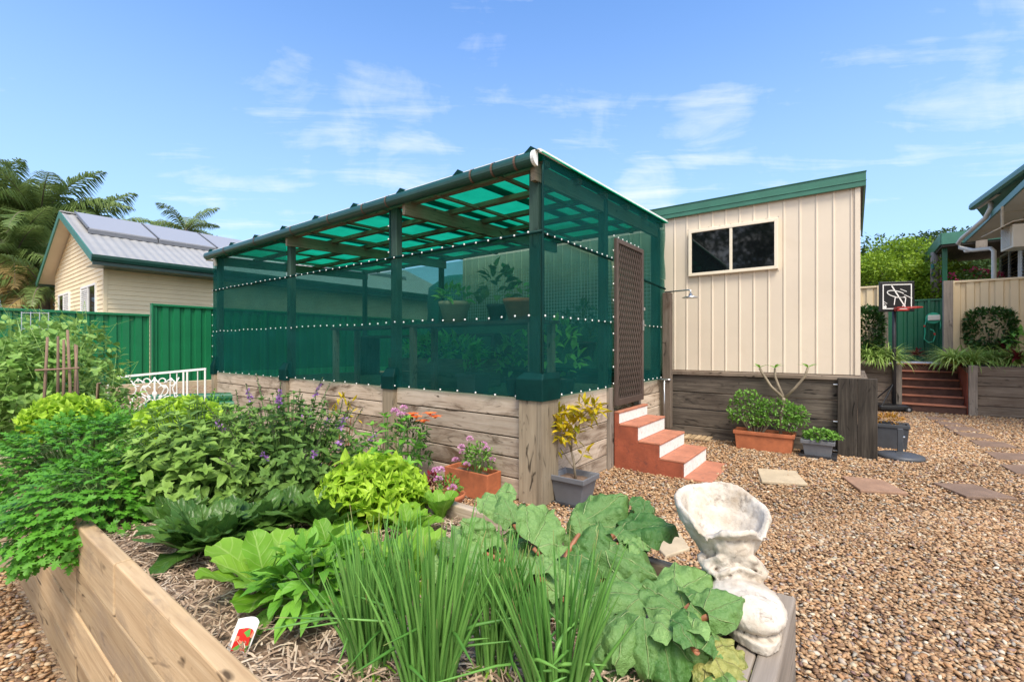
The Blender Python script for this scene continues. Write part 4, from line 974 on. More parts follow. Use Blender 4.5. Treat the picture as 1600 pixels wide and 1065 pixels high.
def make_basil(c, R_, H_, n, name, label, lm, ln, spikes=0, dark=None):
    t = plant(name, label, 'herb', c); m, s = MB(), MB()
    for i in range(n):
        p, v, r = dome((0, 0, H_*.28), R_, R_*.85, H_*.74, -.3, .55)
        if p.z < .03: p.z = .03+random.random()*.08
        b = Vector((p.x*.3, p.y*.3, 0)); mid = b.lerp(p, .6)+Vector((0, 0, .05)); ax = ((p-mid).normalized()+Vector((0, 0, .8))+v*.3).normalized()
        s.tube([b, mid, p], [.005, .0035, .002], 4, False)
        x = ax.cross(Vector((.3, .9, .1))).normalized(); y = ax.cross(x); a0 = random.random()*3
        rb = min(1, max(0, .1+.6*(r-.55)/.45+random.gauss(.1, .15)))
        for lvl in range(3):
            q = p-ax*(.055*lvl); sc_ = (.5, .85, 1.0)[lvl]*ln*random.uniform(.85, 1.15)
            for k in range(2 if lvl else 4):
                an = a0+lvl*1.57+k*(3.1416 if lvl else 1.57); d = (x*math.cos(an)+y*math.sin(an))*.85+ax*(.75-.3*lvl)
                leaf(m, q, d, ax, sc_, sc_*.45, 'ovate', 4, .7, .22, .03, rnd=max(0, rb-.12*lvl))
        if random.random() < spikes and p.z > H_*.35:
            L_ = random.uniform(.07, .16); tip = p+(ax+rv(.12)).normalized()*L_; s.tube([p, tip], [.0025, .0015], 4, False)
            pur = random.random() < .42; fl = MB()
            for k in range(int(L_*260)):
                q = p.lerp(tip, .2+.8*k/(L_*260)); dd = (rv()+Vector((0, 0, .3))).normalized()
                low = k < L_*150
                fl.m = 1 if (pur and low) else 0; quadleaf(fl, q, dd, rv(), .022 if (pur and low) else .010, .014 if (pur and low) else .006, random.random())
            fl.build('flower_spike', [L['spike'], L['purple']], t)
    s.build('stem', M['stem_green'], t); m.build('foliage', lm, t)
    return t
make_basil(G(-2.72, .92, SZ), .44, .54, 210, 'basil_bush', 'pale green leafy basil bush in the middle of the bed', L['basil'], .085)
make_basil(G(-2.50, 1.27, SZ), .44, .56, 230, 'flowering_basil', 'dark basil bush carrying purple flower spikes behind the pale one', L['basil_dark'], .075, spikes=.36)

def make_lettuce(c, R_, H_, n, label, lm=None, name='frilly_lettuce'):
    t = plant(name, label, 'lettuce', c, 'frilly lime green lettuces in the bed'); m = MB()
    for i in range(n):
        k = (i+.5)/n; an = i*2.39996; el = 1.45-1.25*k
        d = Vector((math.cos(an)*math.cos(el), math.sin(an)*math.cos(el), math.sin(el)))
        b = Vector((math.cos(an), math.sin(an), 0))*R_*.05*k; ln = (H_*.95*(1-k)+R_*1.02*k)*random.uniform(.88, 1.08)
        leaf(m, b+Vector((0, 0, H_*.25*(1-k))), d, Vector((0, 0, 1)), ln, ln*.78, 'obov', 10, .55+.5*k, .25, .26, 9+random.random()*4, min(1, max(0, .35+.5*(1-k)+random.gauss(.05, .12))), m=4)
    # frilled tips crowding the top
    for i in range(n*9):
        p, v, r = dome((0, 0, H_*.35), R_*.92, R_*.92, H_*.68, -.1, .8)
        s_ = R_*random.uniform(.20, .30)
        leaf(m, p-v*s_*.5, v+rv(.35), Vector((0, 0, 1))+rv(.5), s_, s_*1.15, 'obov', 5, random.uniform(-.6, .9), .3, .35, 7, random.uniform(.35, 1), m=3)
    m.build('foliage', lm or L['lettuce'], t, smooth=True)
make_lettuce(onz(578, 815, SZ)+Vector((0, .05, .0)), .255, .27, 30, 'big frilly lime lettuce right of the purple flowered basil')
make_lettuce(G(-3.55, 1.08, SZ+.22), .25, .24, 18, 'frilly yellow green lettuce between parsley and basil')
make_lettuce(G(-4.28, .66, SZ+.22), .25, .24, 18, 'frilly yellow green lettuce below the pea vines')

def make_rosette(c, n, ln, wd, lm, name, label, cat, shape='spoon', el0=1.3, el1=.15, group=None, ruff=.06, curl=.8, m_=2, smooth=True, bl=0, fold=.28):
    t = plant(name, label, cat, c, group); m = MB()
    for i in range(n):
        k = (i+.5)/n; an = i*2.39996+random.gauss(0, .2); el = el0+(el1-el0)*k+random.gauss(0, .1)
        d = Vector((math.cos(an)*math.cos(el), math.sin(an)*math.cos(el), math.sin(el))); l_ = ln*(.65+.45*k)*random.uniform(.85, 1.1)
        leaf(m, Vector((math.cos(an), math.sin(an), 0))*.015+Vector((0, 0, .01)), d, Vector((0, 0, 1)), l_, l_*wd, shape, 11, curl*random.uniform(.5, 1.3), fold, ruff, 5, random.random(), m=m_, bl=bl)
    m.build('foliage', lm, t, smooth=smooth); return t
sps = [(258, 886, 'spinach plant leaning its dark leaves over the bed wall'), (272, 878, 'spinach plant with an upright dark leaf below the pale basil'), (335, 872, 'dark spinach plant between the upright one and the cos lettuce'), (395, 842, 'dark spinach plant under the purple flower spikes'), (452, 832, 'dark spinach plant tucked left of the big frilly lettuce'), (500, 838, 'dark spinach plant in front of the big frilly lettuce'), (238, 850, 'dark spinach plant half hidden under the pale basil')]
for u, v, lab in sps: make_rosette(onz(u, v, SZ)+(E2*.11 if u < 300 else E2*.02), 17, .235, .44, L['spinach'], 'spinach_plant', lab, 'spinach', 'spoon', 1.5, .6, 'dark green spinach plants in the bed', .05, .7, m_=3, bl=.13, fold=.10)
for u, v, lab, l_ in ((418, 930, 'broad leaved pale cos lettuce lying beside the plant tag', .27), (600, 925, 'light green cos lettuce behind the left onion clump', .23), (545, 905, 'small light green cos lettuce behind the chilli plant', .19), (515, 872, 'light green cos lettuce between spinach and the left onion clump', .2), (455, 895, 'small light green cos lettuce behind the chilli, next to the spinach', .19), (655, 905, 'light green cos lettuce behind the middle onion clump', .20), (688, 815, 'single upright cos lettuce by the far timber edge', .145), (640, 840, 'light green cos lettuce at the foot of the frilly lettuce', .17)):
    make_rosette(onz(u, v, SZ), 12, l_, .5, L['cos'], 'cos_lettuce', lab, 'lettuce', 'obov', 1.45 if u != 688 else 1.5, .35 if u != 688 else 1.15, 'cos lettuces in the bed', .07, .7, m_=3, bl=.07)
# chilli plant
def make_chilli(c):
    t = plant('chilli_plant', 'young bright green chilli plant with pointed leaves near the plant tag', 'plant', c); m, s, f = MB(), MB(), MB()
    for i in range(62):
        p, v, r = dome((0, 0, .11), .125, .125, .135, -.6, .4); b = Vector((p.x*.15, p.y*.15, max(0, p.z-.1)*.5)); s.tube([b, b.lerp(p, .6)+Vector((0,0,.02)), p], [.004, .0028, .0015], 4, False)
        for k in range(3): leaf(m, p, v*.7+rv(.5)+Vector((0,0,.1)), Vector((0,0,1))+rv(.3), random.uniform(.06, .10), random.uniform(.024, .038), 'lance', 5, random.uniform(.4, 1.2), .25, .05, m=1)
        if i % 12 == 0: f = MB(); f.lathe([(0,0),(.006,.004),(.005,.01),(.001,.014)], 8, p-Vector((0,0,.015))); f.build('flower_bud', L['whitefl'], t)
    s.build('stem', M['stem_green'], t); m.build('foliage', L['chilli'], t, smooth=True)
make_chilli(onz(492, 968, SZ))
# spring onions
def make_onion(c, n, H_, R_, label):
    t = plant('spring_onion_clump', label, 'spring onion', c, 'spring onion clumps in the bed'); m, f = MB(), MB()
    for i in range(n):
        an = random.uniform(0, 6.28); r = R_*math.sqrt(random.random()); b = Vector((math.cos(an)*r, math.sin(an)*r, -.01)); h = H_*random.uniform(.6, 1.0); ln = Vector((math.cos(an)*r*1.6+random.gauss(0, .03), math.sin(an)*r*1.6+random.gauss(0, .03), 0))
        w_ = random.uniform(.0030, .0050); bend = random.random() < .12; pts = []
        for k in range(8):
            q = k/7; p = b+ln*(q**1.4)+Vector((0, 0, h*q))
            if bend and q > .45: p = p+Vector((math.cos(an*3)*.22*(q-.45), math.sin(an*3)*.22*(q-.45), -h*(q-.45)*.9))
            pts.append(p)
        m.tube(pts, [w_*.85, w_, w_, w_, w_*.92, w_*.8, w_*.55, w_*.12], 6, False, random.random())
    for i in range(n//5):
        an = random.uniform(0, 6.28); d = Vector((math.cos(an), math.sin(an), .5)); leaf(f, Vector((0, 0, .01)), d, Vector((0,0,1)), random.uniform(.10, .2), .006, 'strap', 6, 1.8, .3)
    m.build('blades', L['onion'], t, smooth=True); f.build('bent_leaves', L['cos'], t)
make_onion(onz(582, 1042, SZ), 92, .40, .050, 'leftmost spring onion clump, beside the chilli plant')
make_onion(onz(672, 1086, SZ), 110, .45, .055, 'tallest spring onion clump at the bottom edge, left of centre')
make_onion(onz(772, 1046, SZ), 74, .38, .045, 'spring onion clump just left of the rhubarb, set back a little')
make_onion(onz(868, 1098, SZ), 104, .40, .062, 'rightmost spring onion clump against the rhubarb leaves')

# rhubarb: every leaf on its stalk
def make_rhubarb(root, leaves, label, mt='rhubarb', n=14):
    t = plant('rhubarb_plant', label, 'rhubarb', root, 'rhubarb plants at the right end of the bed'); m, s = MB(), MB()
    rr_ = random.Random(len(leaves)*7+1)
    if len(leaves) > 5:
        for q in range(28):
            u0, v0, D0 = leaves[q % len(leaves)][:3]
            leaves = leaves+[(u0+rr_.gauss(0, 42), v0+max(-6, rr_.gauss(12, 34)), D0+rr_.uniform(-.05, .10), rr_.uniform(.13, .24), rr_.uniform(0, 360), rr_.uniform(-25, 45), rr_.random())]
    for (u, v, D, ln, yaw, pit, rn) in leaves:
        ln *= .66; c = at(u, v, D)-root; d = Vector((math.sin(R(yaw))*math.cos(R(pit)), math.cos(R(yaw))*math.cos(R(pit)), math.sin(R(pit))))
        b = c-d*ln*.45
        up = Vector((random.gauss(0, .35), -.5+random.gauss(0, .25), 1))
        leaf_r(m, b, d, up, ln, rn)
        p0 = Vector((random.uniform(-.04, .04), random.uniform(-.04, .04), 0)); s.tube([p0, p0.lerp(b, .5)+Vector((0, 0, .02)), b-Vector((0, 0, .012)), b+d*ln*.10-Vector((0, 0, .02))], [.012, .010, .007, .003], 8, False)
    s.build('stalk', M['stem_red'], t, smooth=True); m.build('foliage', L[mt], t, smooth=True)
def leaf_r(mb, p, d, up, ln, rn):
    d = d.normalized(); side = d.cross(up).normalized(); nr = side.cross(d); NU, NV = 20, 22; seed = random.random()*90; cv = random.uniform(.4, 1.7); dr = random.uniform(-.05, .30); vs, lv = [], []
    for i in range(NV+1):
        t = i/NV
        for j in range(NU+1):
            x = j/NU*2-1
            # heart outline with lobes behind the stalk
            wv = .50*ln*(math.sin(math.pi*min(1, .10+.9*t)**.72)**.75 if t < 1 else 0)*(1+.035*math.sin(t*13+seed))
            wv = max(wv, .01)
            back = -.17*ln*abs(x)**1.2*max(0, 1-2.6*t)
            along = ln*t+back; px = wv*x
            e = abs(x)
            z = .26*ln*e*(.5-.5*e)*1.6 - cv*ln*.34*(t-.25)**2*(1 if t > .25 else 0) - dr*ln*e*e
            z += ln*.05*(e**1.5+.3)*math.sin(6.5*px/ln*3+seed+9*t)*math.sin(14*t+seed*2) + ln*.09*mnoise.noise((px/ln*5+seed, t*6, seed))*(0.35+e)
            z += (e**3)*ln*.05*math.sin(t*27+seed*3+x) + ln*.030*mnoise.noise((px/ln*15+seed, t*16, seed))
            ang = math.atan2(px/ln, t+.1); z += ln*.055*abs(math.sin(ang*4.6+.3*math.sin(t*9+seed)))*min(1, t*2)*(1-.5*e)
            vs.append(p+d*along+side*px+nr*z); lv.append((px/ln, t, rn))
    mb.add(vs, [(a*(NU+1)+b, a*(NU+1)+b+1, (a+1)*(NU+1)+b+1, (a+1)*(NU+1)+b) for a in range(NV) for b in range(NU)], lv)
make_rhubarb(onz(880, 935, SZ), [(848, 822, 1.52, .29, 25, 18, .75), (735, 838, 1.50, .27, -45, 14, .8), (945, 792, 1.70, .29, 70, 25, .35), (1010, 822, 1.56, .26, 100, 18, .05), (775, 890, 1.42, .24, -80, 5, .8),
    (900, 895, 1.42, .25, 160, -15, .15), (820, 875, 1.45, .22, 200, -20, .3), (735, 905, 1.38, .20, -100, -25, .65), (985, 875, 1.42, .25, 130, -10, .4), (930, 850, 1.5, .22, 20, 50, .2), (795, 795, 1.62, .17, -30, 40, .55), (870, 905, 1.36, .16, -20, 35, .9), (760, 855, 1.55, .16, 60, 30, .4), (905, 815, 1.66, .17, -20, 45, .6), (840, 940, 1.28, .15, 200, 10, .2), (1000, 800, 1.72, .15, 20, 30, .5), (990, 845, 1.5, .2, 70, -10, .3)],
    'rhubarb plant with big pale leaves at the back right of the bed')
make_rhubarb(onz(1040, 1010, SZ), [(1085, 905, 1.28, .23, 60, 12, .75), (975, 985, 1.13, .20, 215, -8, .6), (1080, 985, 1.12, .20, 165, -12, .8), (1030, 930, 1.24, .21, -40, 10, .45), (1010, 1005, 1.10, .19, 190, -35, .4), (960, 925, 1.26, .21, -80, 0, .5), (1110, 950, 1.18, .19, 90, -20, .3), (1045, 1035, 1.07, .18, 175, -40, .15), (935, 1010, 1.14, .17, -110, -30, .4), (1100, 1020, 1.08, .17, 140, -30, .55)],
    'rhubarb plant with crinkled leaves pressed against the boot planter')
make_rhubarb(onz(1105, 1062, SZ), [(1150, 1040, 1.06, .18, 105, -22, .6), (1130, 1068, 1.03, .16, 160, -30, .9)], 'yellowing rhubarb leaves at the bottom beside the boot planter', 'rhubarb_old')

# pea vines in the far bed, on a stick frame
def make_peas(c, label, rx, ry, rz, n):
    t = plant('pea_vine', label, 'vine', c, 'pea vines in the far bed'); m, s = MB(), MB()
    for i in range(n):
        p, v, r = dome((0, 0, rz*.25), rx, ry, rz*.8, -.3, .5)
        if p.z < 0: p.z = random.random()*.3
        if i % 3 == 0: s.tube([p, p+rv(.09)+Vector((0,0,.06)), p+rv(.14)+Vector((0,0,.05))], [.0025, .0018, .001], 4, False)
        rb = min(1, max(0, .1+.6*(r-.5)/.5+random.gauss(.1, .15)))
        for k in range(3):
            ln = random.uniform(.05, .095); leaf(m, p+rv(.03), v*.5+rv(.6), Vector((0,0,1))+v*.4+rv(.3), ln, ln*.62, 'ovate', 4, random.uniform(.2, 1), .15, .05, rb)
    for i in range(26):
        p, v, r = dome((0, 0, rz*.25), rx, ry, rz*.8, -.2, .9); d = (Vector((random.gauss(0,.4), random.gauss(0,.4), -1))).normalized(); leaf(m, p+v*.03, d, v, .085, .018, 'strap', 3, .4, .1, rnd=.95)
    s.build('stem', L['pea'], t); m.build('foliage', L['pea'], t)
make_peas(G(-5.45, .70, SZ), 'pale pea vine with pods climbing beside the stick frame', .42, .40, .86, 520)
make_peas(G(-6.25, .95, SZ), 'tall pea vine rising behind the stick frame', .5, .45, 1.05, 460)
make_peas(G(-5.35, .42, SZ), 'sprawling pea vine at the far left edge of the photo', .42, .35, .85, 420)
make_peas(G(-7.1, .8, SZ), 'farthest pea vine below the green fence', .6, .5, 1.1, 340)
SF = thing('stick_trellis', 'rough stick trellis tied with a cross bar among the pea vines', 'trellis', at(100, 600, 3.28), 0); SF.scale = (.85,)*3
for x0, x1, y, h0, h1 in ((-.20, -.14, 0, -.7, .40), (-.12, -.10, .1, -.7, .38), (-.03, -.05, .15, -.7, .34), (.02, .06, .05, -.7, .33), (.055, .03, 0, -.7, .46), (-.22, -.20, .15, -.7, .41), (.16, .22, .1, -.7, -.0)):
    m = MB(); m.tube([(x0, y, h0), ((x0+x1)/2+.01, y, 0), (x1, y, h1)], [.012, .011, .009], 7); m.build('stick', M['stick'], SF, smooth=True)
m = MB(); m.tube([(-.22, -.02, .12), (0, -.03, .13), (.15, -.02, .14)], .008, 7); m.build('cross_stick', M['stick'], SF)
WT = thing('wire_trellis', 'thin grey wire trellis standing above the pea vines', 'trellis', at(58, 560, 4.6), R(20)); m = MB()
for i in range(4): m.tube([(-.12+i*.07, 0, -1.0), (-.12+i*.07, 0, .47)], .004, 5)
for z in (.46, .3, .1): m.tube([(-.12, 0, z), (.09, 0, z)], .004, 5)
m.build('wire_frame', M['steel'], WT)
# carrots: feathery tops
def make_feathery(c, label, R_, H_, n):
    t = plant('carrot_plant', label, 'vegetable', c, 'feathery carrot tops in the bed'); m = MB()
    for i in range(n):
        an = random.uniform(0, 6.28); el = random.uniform(.5, 1.45); d = Vector((math.cos(an)*math.cos(el), math.sin(an)*math.cos(el), math.sin(el))); ln = H_*random.uniform(.7, 1.1); p = Vector((math.cos(an)*R_*.5*random.random(), math.sin(an)*R_*.5*random.random(), 0)); rn = random.random(); side = d.cross(Vector((0,0,1))).normalized()
        for k in range(1, 15):
            q = k/14; pp = p+d*ln*q-Vector((0,0,1))*q*q*ln*.15; w_ = .25*ln*math.sin(math.pi*min(1, q*.8+.2))*.55
            for sg in (1, -1):
                dd = (d*.6+side*sg+rv(.15)).normalized(); quadleaf(m, pp, dd, Vector((0,0,1)), w_, .014, rn)
                quadleaf(m, pp+dd*w_*.5, (dd+d).normalized(), Vector((0,0,1)), w_*.5, .012, rn); quadleaf(m, pp+dd*w_*.5, (dd-d*.6).normalized(), Vector((0,0,1)), w_*.45, .012, rn)
    m.build('foliage', L['carrot'], t)
for a, b, lab, hh in ((-3.55, 1.25, 'feathery carrot tops nearest the white iron panel', .42), (-4.1, 1.35, 'feathery carrot tops between pea vines and iron panel', .5), (-3.0, 1.40, 'feathery carrot tops right behind the frilly lettuce', .33), (-3.7, .95, 'low feathery carrot tops behind the parsley', .36), (-4.2, .95, 'feathery carrot tops at the foot of the pea vines', .5)):
    make_feathery(G(a, b, SZ+.07), lab, .16, hh, 55)
make_rosette(G(-2.75, 1.45, SZ+.06), 11, .30, .5, L['cos'], 'cos_lettuce', 'tall pale lettuce standing behind the basil by the iron panel', 'lettuce', 'obov', 1.5, .6, 'cos lettuces in the bed', .1, .5)
make_basil(G(-1.92, 1.50, SZ), .20, .50, 26, 'leafy_shoot', 'tall leafy green shoot rising behind the basil before the sleeper wall', L['chilli'], .09)

# white wrought iron panel leaning beyond the bed
IP = thing('iron_panel', 'white wrought iron balustrade panel with scroll work beyond the bed', 'railing', at(322, 576, 6.6), math.atan2(.5, -1.3)+math.pi)
p0, p1 = at(170, 590, 6.3), at(322, 576, 6.6); IP.location = (p0.x, p0.y, p0.z-.86); IP.rotation_euler = (0, 0, math.atan2(p1.y-p0.y, p1.x-p0.x)); LP = math.hypot(p1.x-p0.x, p1.y-p0.y); dz = (p1.z-p0.z)/LP
m = MB(); m.bar((0, 0, .86), (LP, 0, .86+dz*LP), .028, .03); m.bar((0, 0, .10), (LP, 0, .10+dz*LP), .03, .03)
for x in (0, LP*.76, LP*.80, LP-.012): m.bar((x, 0, .0), (x, 0, .86+dz*x), .02, .02)
for x in (LP*.62, LP*.69, LP*.91): m.tube([(x, 0, .1), (x, 0, .86+dz*x)], .007, 6)
m.build('frame', M['white'], IP)
m = MB(); cx, cz = LP*.46, .60
def scroll(pts, r=.009): m.tube([(cx+x, 0, cz+z) for x, z in pts], r, 6)
for s in (1, -1):
    for (x, z, r, a0, a1) in ((.09, .08, .09, -90, 150), (.2, .17, .06, 180, -120), (.16, -.08, .07, 60, 300), (.05, -.12, .08, 0, 220), (.24, -.02, .05, 90, -150), (.10, .2, .05, 200, -60)):
        scroll([(s*(x+r*(1-.45*k/14)*math.cos(R(a0+(a1-a0)*k/14))), z+r*(1-.45*k/14)*math.sin(R(a0+(a1-a0)*k/14))) for k in range(15)])
    scroll([(0, .24), (s*.12, .10), (s*.05, -.05), (s*.2, -.16), (s*.26, -.3)]); scroll([(s*.30, .25), (s*.22, .1), (s*.27, -.1), (s*.24, -.32)])
    for x, z in ((.13, .12), (.2, .22), (.22, -.2), (.07, -.02), (.28, -.1)): m.lathe([(0, -.03), (.025, -.01), (.02, .015), (0, .03)], 8, (cx+s*x, 0, cz+z), 1, .5)
scroll([(0, .26), (0, -.36)], .011); m.lathe([(0, -.05), (.035, -.01), (.03, .02), (0, .06)], 8, (cx, 0, cz+.02), 1, .5)
m.build('scroll_work', M['white'], IP, smooth=True)
o = MB()
for i in range(3): o.tube([(-.7, i*.16, .09), (.7, i*.16, .09)], .085, 14)
o.tube([(-.7, .08, .23), (.7, .08, .23)], .085, 14)
tag(o.build('pipe_bundle', M['green_steel_dark'], loc=at(300, 625, 8.2)-Vector((0, 0, .2)), rz=R(15), smooth=False), 'stack of dark green pipes behind the white iron panel', 'pipes')

# ================================================================== BOOT PLANTER on the bed corner
BT_ = MB()
def ring(cx, cy, z, rx, ry, n=60, tilt=0, wav=0, notch=0):
    out_ = []
    for k in range(n):
        t = 2*math.pi*k/n; a = abs((t+math.pi) % (2*math.pi)-math.pi); nt = notch*math.exp(-((a-.62)/.2)**2); fl = 1+notch*3.2*math.exp(-(a/.36)**2)
        out_.append((cx+rx*fl*math.cos(t), cy+ry*math.sin(t), z+tilt*math.cos(t)-nt+wav*math.sin(5*t+1)*.5+wav*math.sin(3*t)))
    return out_
def ring_old(cx, cy, z, rx, ry, n=36, tilt=0, wav=0): return [(cx+rx*math.cos(2*math.pi*k/n), cy+ry*math.sin(2*math.pi*k/n), z+tilt*math.cos(2*math.pi*k/n)+wav*math.sin(5*2*math.pi*k/n+1)*.5+wav*math.sin(3*2*math.pi*k/n)) for k in range(n)]
rings = [ring(-.02,0,.0,.06,.055), ring(-.02,0,.005,.085,.075), ring(-.015,0,.07,.08,.073), ring(-.01,0,.10,.075,.07), ring(-.02,0,.13,.088,.085), ring(-.04,0,.17,.118,.115), ring(-.055,0,.21,.142,.140, tilt=-.012), ring(-.062,0,.252,.158,.152, tilt=-.03, wav=.006, notch=.045),
         ring(-.062,0,.266,.150,.145, tilt=-.03, wav=.006, notch=.045), ring(-.062,0,.256,.134,.129, tilt=-.028, notch=.04), ring(-.058,0,.21,.118,.116, tilt=-.01), ring(-.045,0,.168,.085,.083), ring(-.028,0,.142,.05,.05), ring(-.028,0,.138,.01,.01)]
n = 60; BT_.add([p for r in rings for p in r], [(i*n+k, i*n+(k+1) % n, (i+1)*n+(k+1) % n, (i+1)*n+k) for i in range(len(rings)-1) for k in range(n)]+[tuple(range(n-1, -1, -1)), tuple(range(len(rings)*n-n, len(rings)*n))])
def ell(c, r, n1=20, n2=12, pw=1.0):
    vs = []; fs = []
    for i in range(n2+1):
        t = math.pi*i/n2
        for k in range(n1):
            f = 2*math.pi*k/n1; vs.append((c[0]+r[0]*math.sin(t)*math.cos(f), c[1]+r[1]*math.sin(t)*math.sin(f), c[2]+r[2]*math.cos(t)))
    for i in range(n2):
        for k in range(n1): fs.append((i*n1+k, (i+1)*n1+k, (i+1)*n1+(k+1) % n1, i*n1+(k+1) % n1))
    BT_.add(vs, fs)
ell((.06,0,.055), (.11,.08,.062)); ell((.165,0,.052), (.135,.097,.052), 32, 16); ell((.04,0,.085), (.075,.07,.05)); ell((.0,0,.04),(.10,.075,.045))
BT_.prism([(.31*math.cos(t)*(1 if math.cos(t) > 0 else .36)*1.0, .104*math.sin(t)*(1 if math.cos(t) > 0 else .82)) for t in np.linspace(0, 6.28, 40)[:-1]], -.014, .016)
# tongue, collar fold and laces
ell((.062,0,.165), (.035,.06,.045))
for i in range(2):
    x = .072+i*.034; z = .132-i*.012; BT_.tube([(x, -.075, z-.025), (x+.012, -.03, z-.002), (x, .0, z+.003), (x+.012, .03, z-.002), (x, .075, z-.025)], .009, 8)
BT_.tube([(.055,-.08,.11),(.085,-.05,.14),(.075,0,.150),(.085,.05,.14),(.055,.08,.11)], .012, 8)
for s in (1, -1): BT_.tube([(.0, s*.083, .11), (.04, s*.088, .105), (.07, s*.082, .10), (.10, s*.075, .10)], .013, 8); BT_.tube([(.19, s*.098, .03), (.10, s*.088, .028), (.0, s*.078, .03)], .008, 8)
def bootm():
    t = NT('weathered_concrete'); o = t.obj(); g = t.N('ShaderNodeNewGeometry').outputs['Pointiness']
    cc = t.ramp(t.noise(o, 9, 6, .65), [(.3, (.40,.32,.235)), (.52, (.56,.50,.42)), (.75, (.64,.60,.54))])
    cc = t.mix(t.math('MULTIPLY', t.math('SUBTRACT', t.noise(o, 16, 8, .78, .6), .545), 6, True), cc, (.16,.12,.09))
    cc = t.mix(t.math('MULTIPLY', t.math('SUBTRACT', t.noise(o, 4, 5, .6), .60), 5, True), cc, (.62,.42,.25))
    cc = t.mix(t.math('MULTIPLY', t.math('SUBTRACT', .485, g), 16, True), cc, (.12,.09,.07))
    return t.finish(cc, .85, t.noise(o, 40, 6, .7), .5, .01, spec=.2)
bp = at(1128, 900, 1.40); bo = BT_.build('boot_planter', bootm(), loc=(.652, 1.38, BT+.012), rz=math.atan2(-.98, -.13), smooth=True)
bo.scale = (.92,)*3
tag(bo, 'weathered white concrete boot planter on the corner of the bed', 'planter')
r_ = bo.modifiers.new('remesh', 'REMESH'); r_.mode = 'VOXEL'; r_.voxel_size = .005; r_.use_smooth_shade = True
r_ = bo.modifiers.new('smooth', 'SMOOTH'); r_.factor = .5; r_.iterations = 2
tx = bpy.data.textures.new('boot_relief', 'CLOUDS'); tx.noise_scale = .05
r_ = bo.modifiers.new('relief', 'DISPLACE'); r_.texture = tx; r_.strength = .010; r_.mid_level = .5
tx2 = bpy.data.textures.new('boot_pits', 'CLOUDS'); tx2.noise_scale = .014; tx2.noise_depth = 4
r_ = bo.modifiers.new('pits', 'DISPLACE'); r_.texture = tx2; r_.strength = .005; r_.mid_level = .5

# ================================================================== POTS AND YARD THINGS
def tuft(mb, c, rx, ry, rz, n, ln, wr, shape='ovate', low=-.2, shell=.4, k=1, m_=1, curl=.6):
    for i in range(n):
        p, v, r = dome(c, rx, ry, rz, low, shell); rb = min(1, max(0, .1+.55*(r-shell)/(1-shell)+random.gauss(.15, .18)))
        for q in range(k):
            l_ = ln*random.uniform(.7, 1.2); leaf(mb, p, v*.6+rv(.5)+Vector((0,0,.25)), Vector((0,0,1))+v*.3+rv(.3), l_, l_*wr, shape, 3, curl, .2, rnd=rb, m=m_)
def stems(mb, c, rx, ry, h, n, r=.006, base=.05):
    for i in range(n):
        an = random.uniform(0, 6.28); q = math.sqrt(random.random()); mb.tube([Vector(c)+Vector((math.cos(an)*rx*q*base*6, math.sin(an)*ry*q*base*6, 0)), Vector(c)+Vector((math.cos(an)*rx*q*.6, math.sin(an)*ry*q*.6, h*.5)), Vector(c)+Vector((math.cos(an)*rx*q*.9, math.sin(an)*ry*q*.9, h))], [r, r*.8, r*.4], 5, False)
def flowerheads(mb, pts, r, n=26):
    for p in pts:
        for i in range(n):
            v = rv().normalized(); v.z = abs(v.z); leaf(mb, Vector(p)+v*r*.6, v, rv(), r*.6, r*.5, 'ovate', 2, .3, .1)
def FH(t, pts, r, mt):
    for p in pts:
        m = MB(); flowerheads(m, [(p[0], p[1]-.015, p[2]+.025)], r*1.35, 40); m.build('flower_head', mt, t)
def trough(t, w, d, h, mat, wall=.018, flare=1.0, rim=0):
    m = MB(); w0, d0 = w*flare, d*flare
    o = [(-w0/2,-d0/2,0),(w0/2,-d0/2,0),(w0/2,d0/2,0),(-w0/2,d0/2,0),(-w/2,-d/2,h),(w/2,-d/2,h),(w/2,d/2,h),(-w/2,d/2,h),
         (-w/2+wall,-d/2+wall,h),(w/2-wall,-d/2+wall,h),(w/2-wall,d/2-wall,h),(-w/2+wall,d/2-wall,h),(-w0/2+wall,-d0/2+wall,h*.5),(w0/2-wall,-d0/2+wall,h*.5),(w0/2-wall,d0/2-wall,h*.5),(-w0/2+wall,d0/2-wall,h*.5)]
    m.add(o, [(3,2,1,0),(0,1,5,4),(1,2,6,5),(2,3,7,6),(3,0,4,7),(4,5,9,8),(5,6,10,9),(6,7,11,10),(7,4,8,11),(8,9,13,12),(9,10,14,13),(10,11,15,14),(11,8,12,15),(12,13,14,15)])
    b = m.build('pot', mat, t, bevel=.006)
    if rim:
        m = MB(); e = rim
        for x0, x1, y0, y1 in ((-w/2-e, w/2+e, -d/2-e, -d/2+.004), (-w/2-e, w/2+e, d/2-.004, d/2+e), (-w/2-e, -w/2+.004, -d/2+.004, d/2-.004), (w/2-.004, w/2+e, -d/2+.004, d/2-.004)): m.box(x0, x1, y0, y1, h-.045, h+.004)
        m.build('rim', mat, t, bevel=.006)
    m = MB(); m.sheet(lambda u, v: ((u-.5)*(w-2*wall)*.96, (v-.5)*(d-2*wall)*.96, h*.84+.01*mnoise.noise((u*7, v*5, w))), 10, 8); m.build('soil', M['soil'], t)
    return b
def gb(u, b):
    k = (u-CU)/FPX; D = b/(.7991+.6012*k); p = Vector((k*D, D, 0)); p.z = hgt(p.x, p.y); return p
gz = lambda u, v: (lambda p: Vector((p.x, p.y, hgt(p.x, p.y))))(onz(u, v, .05))
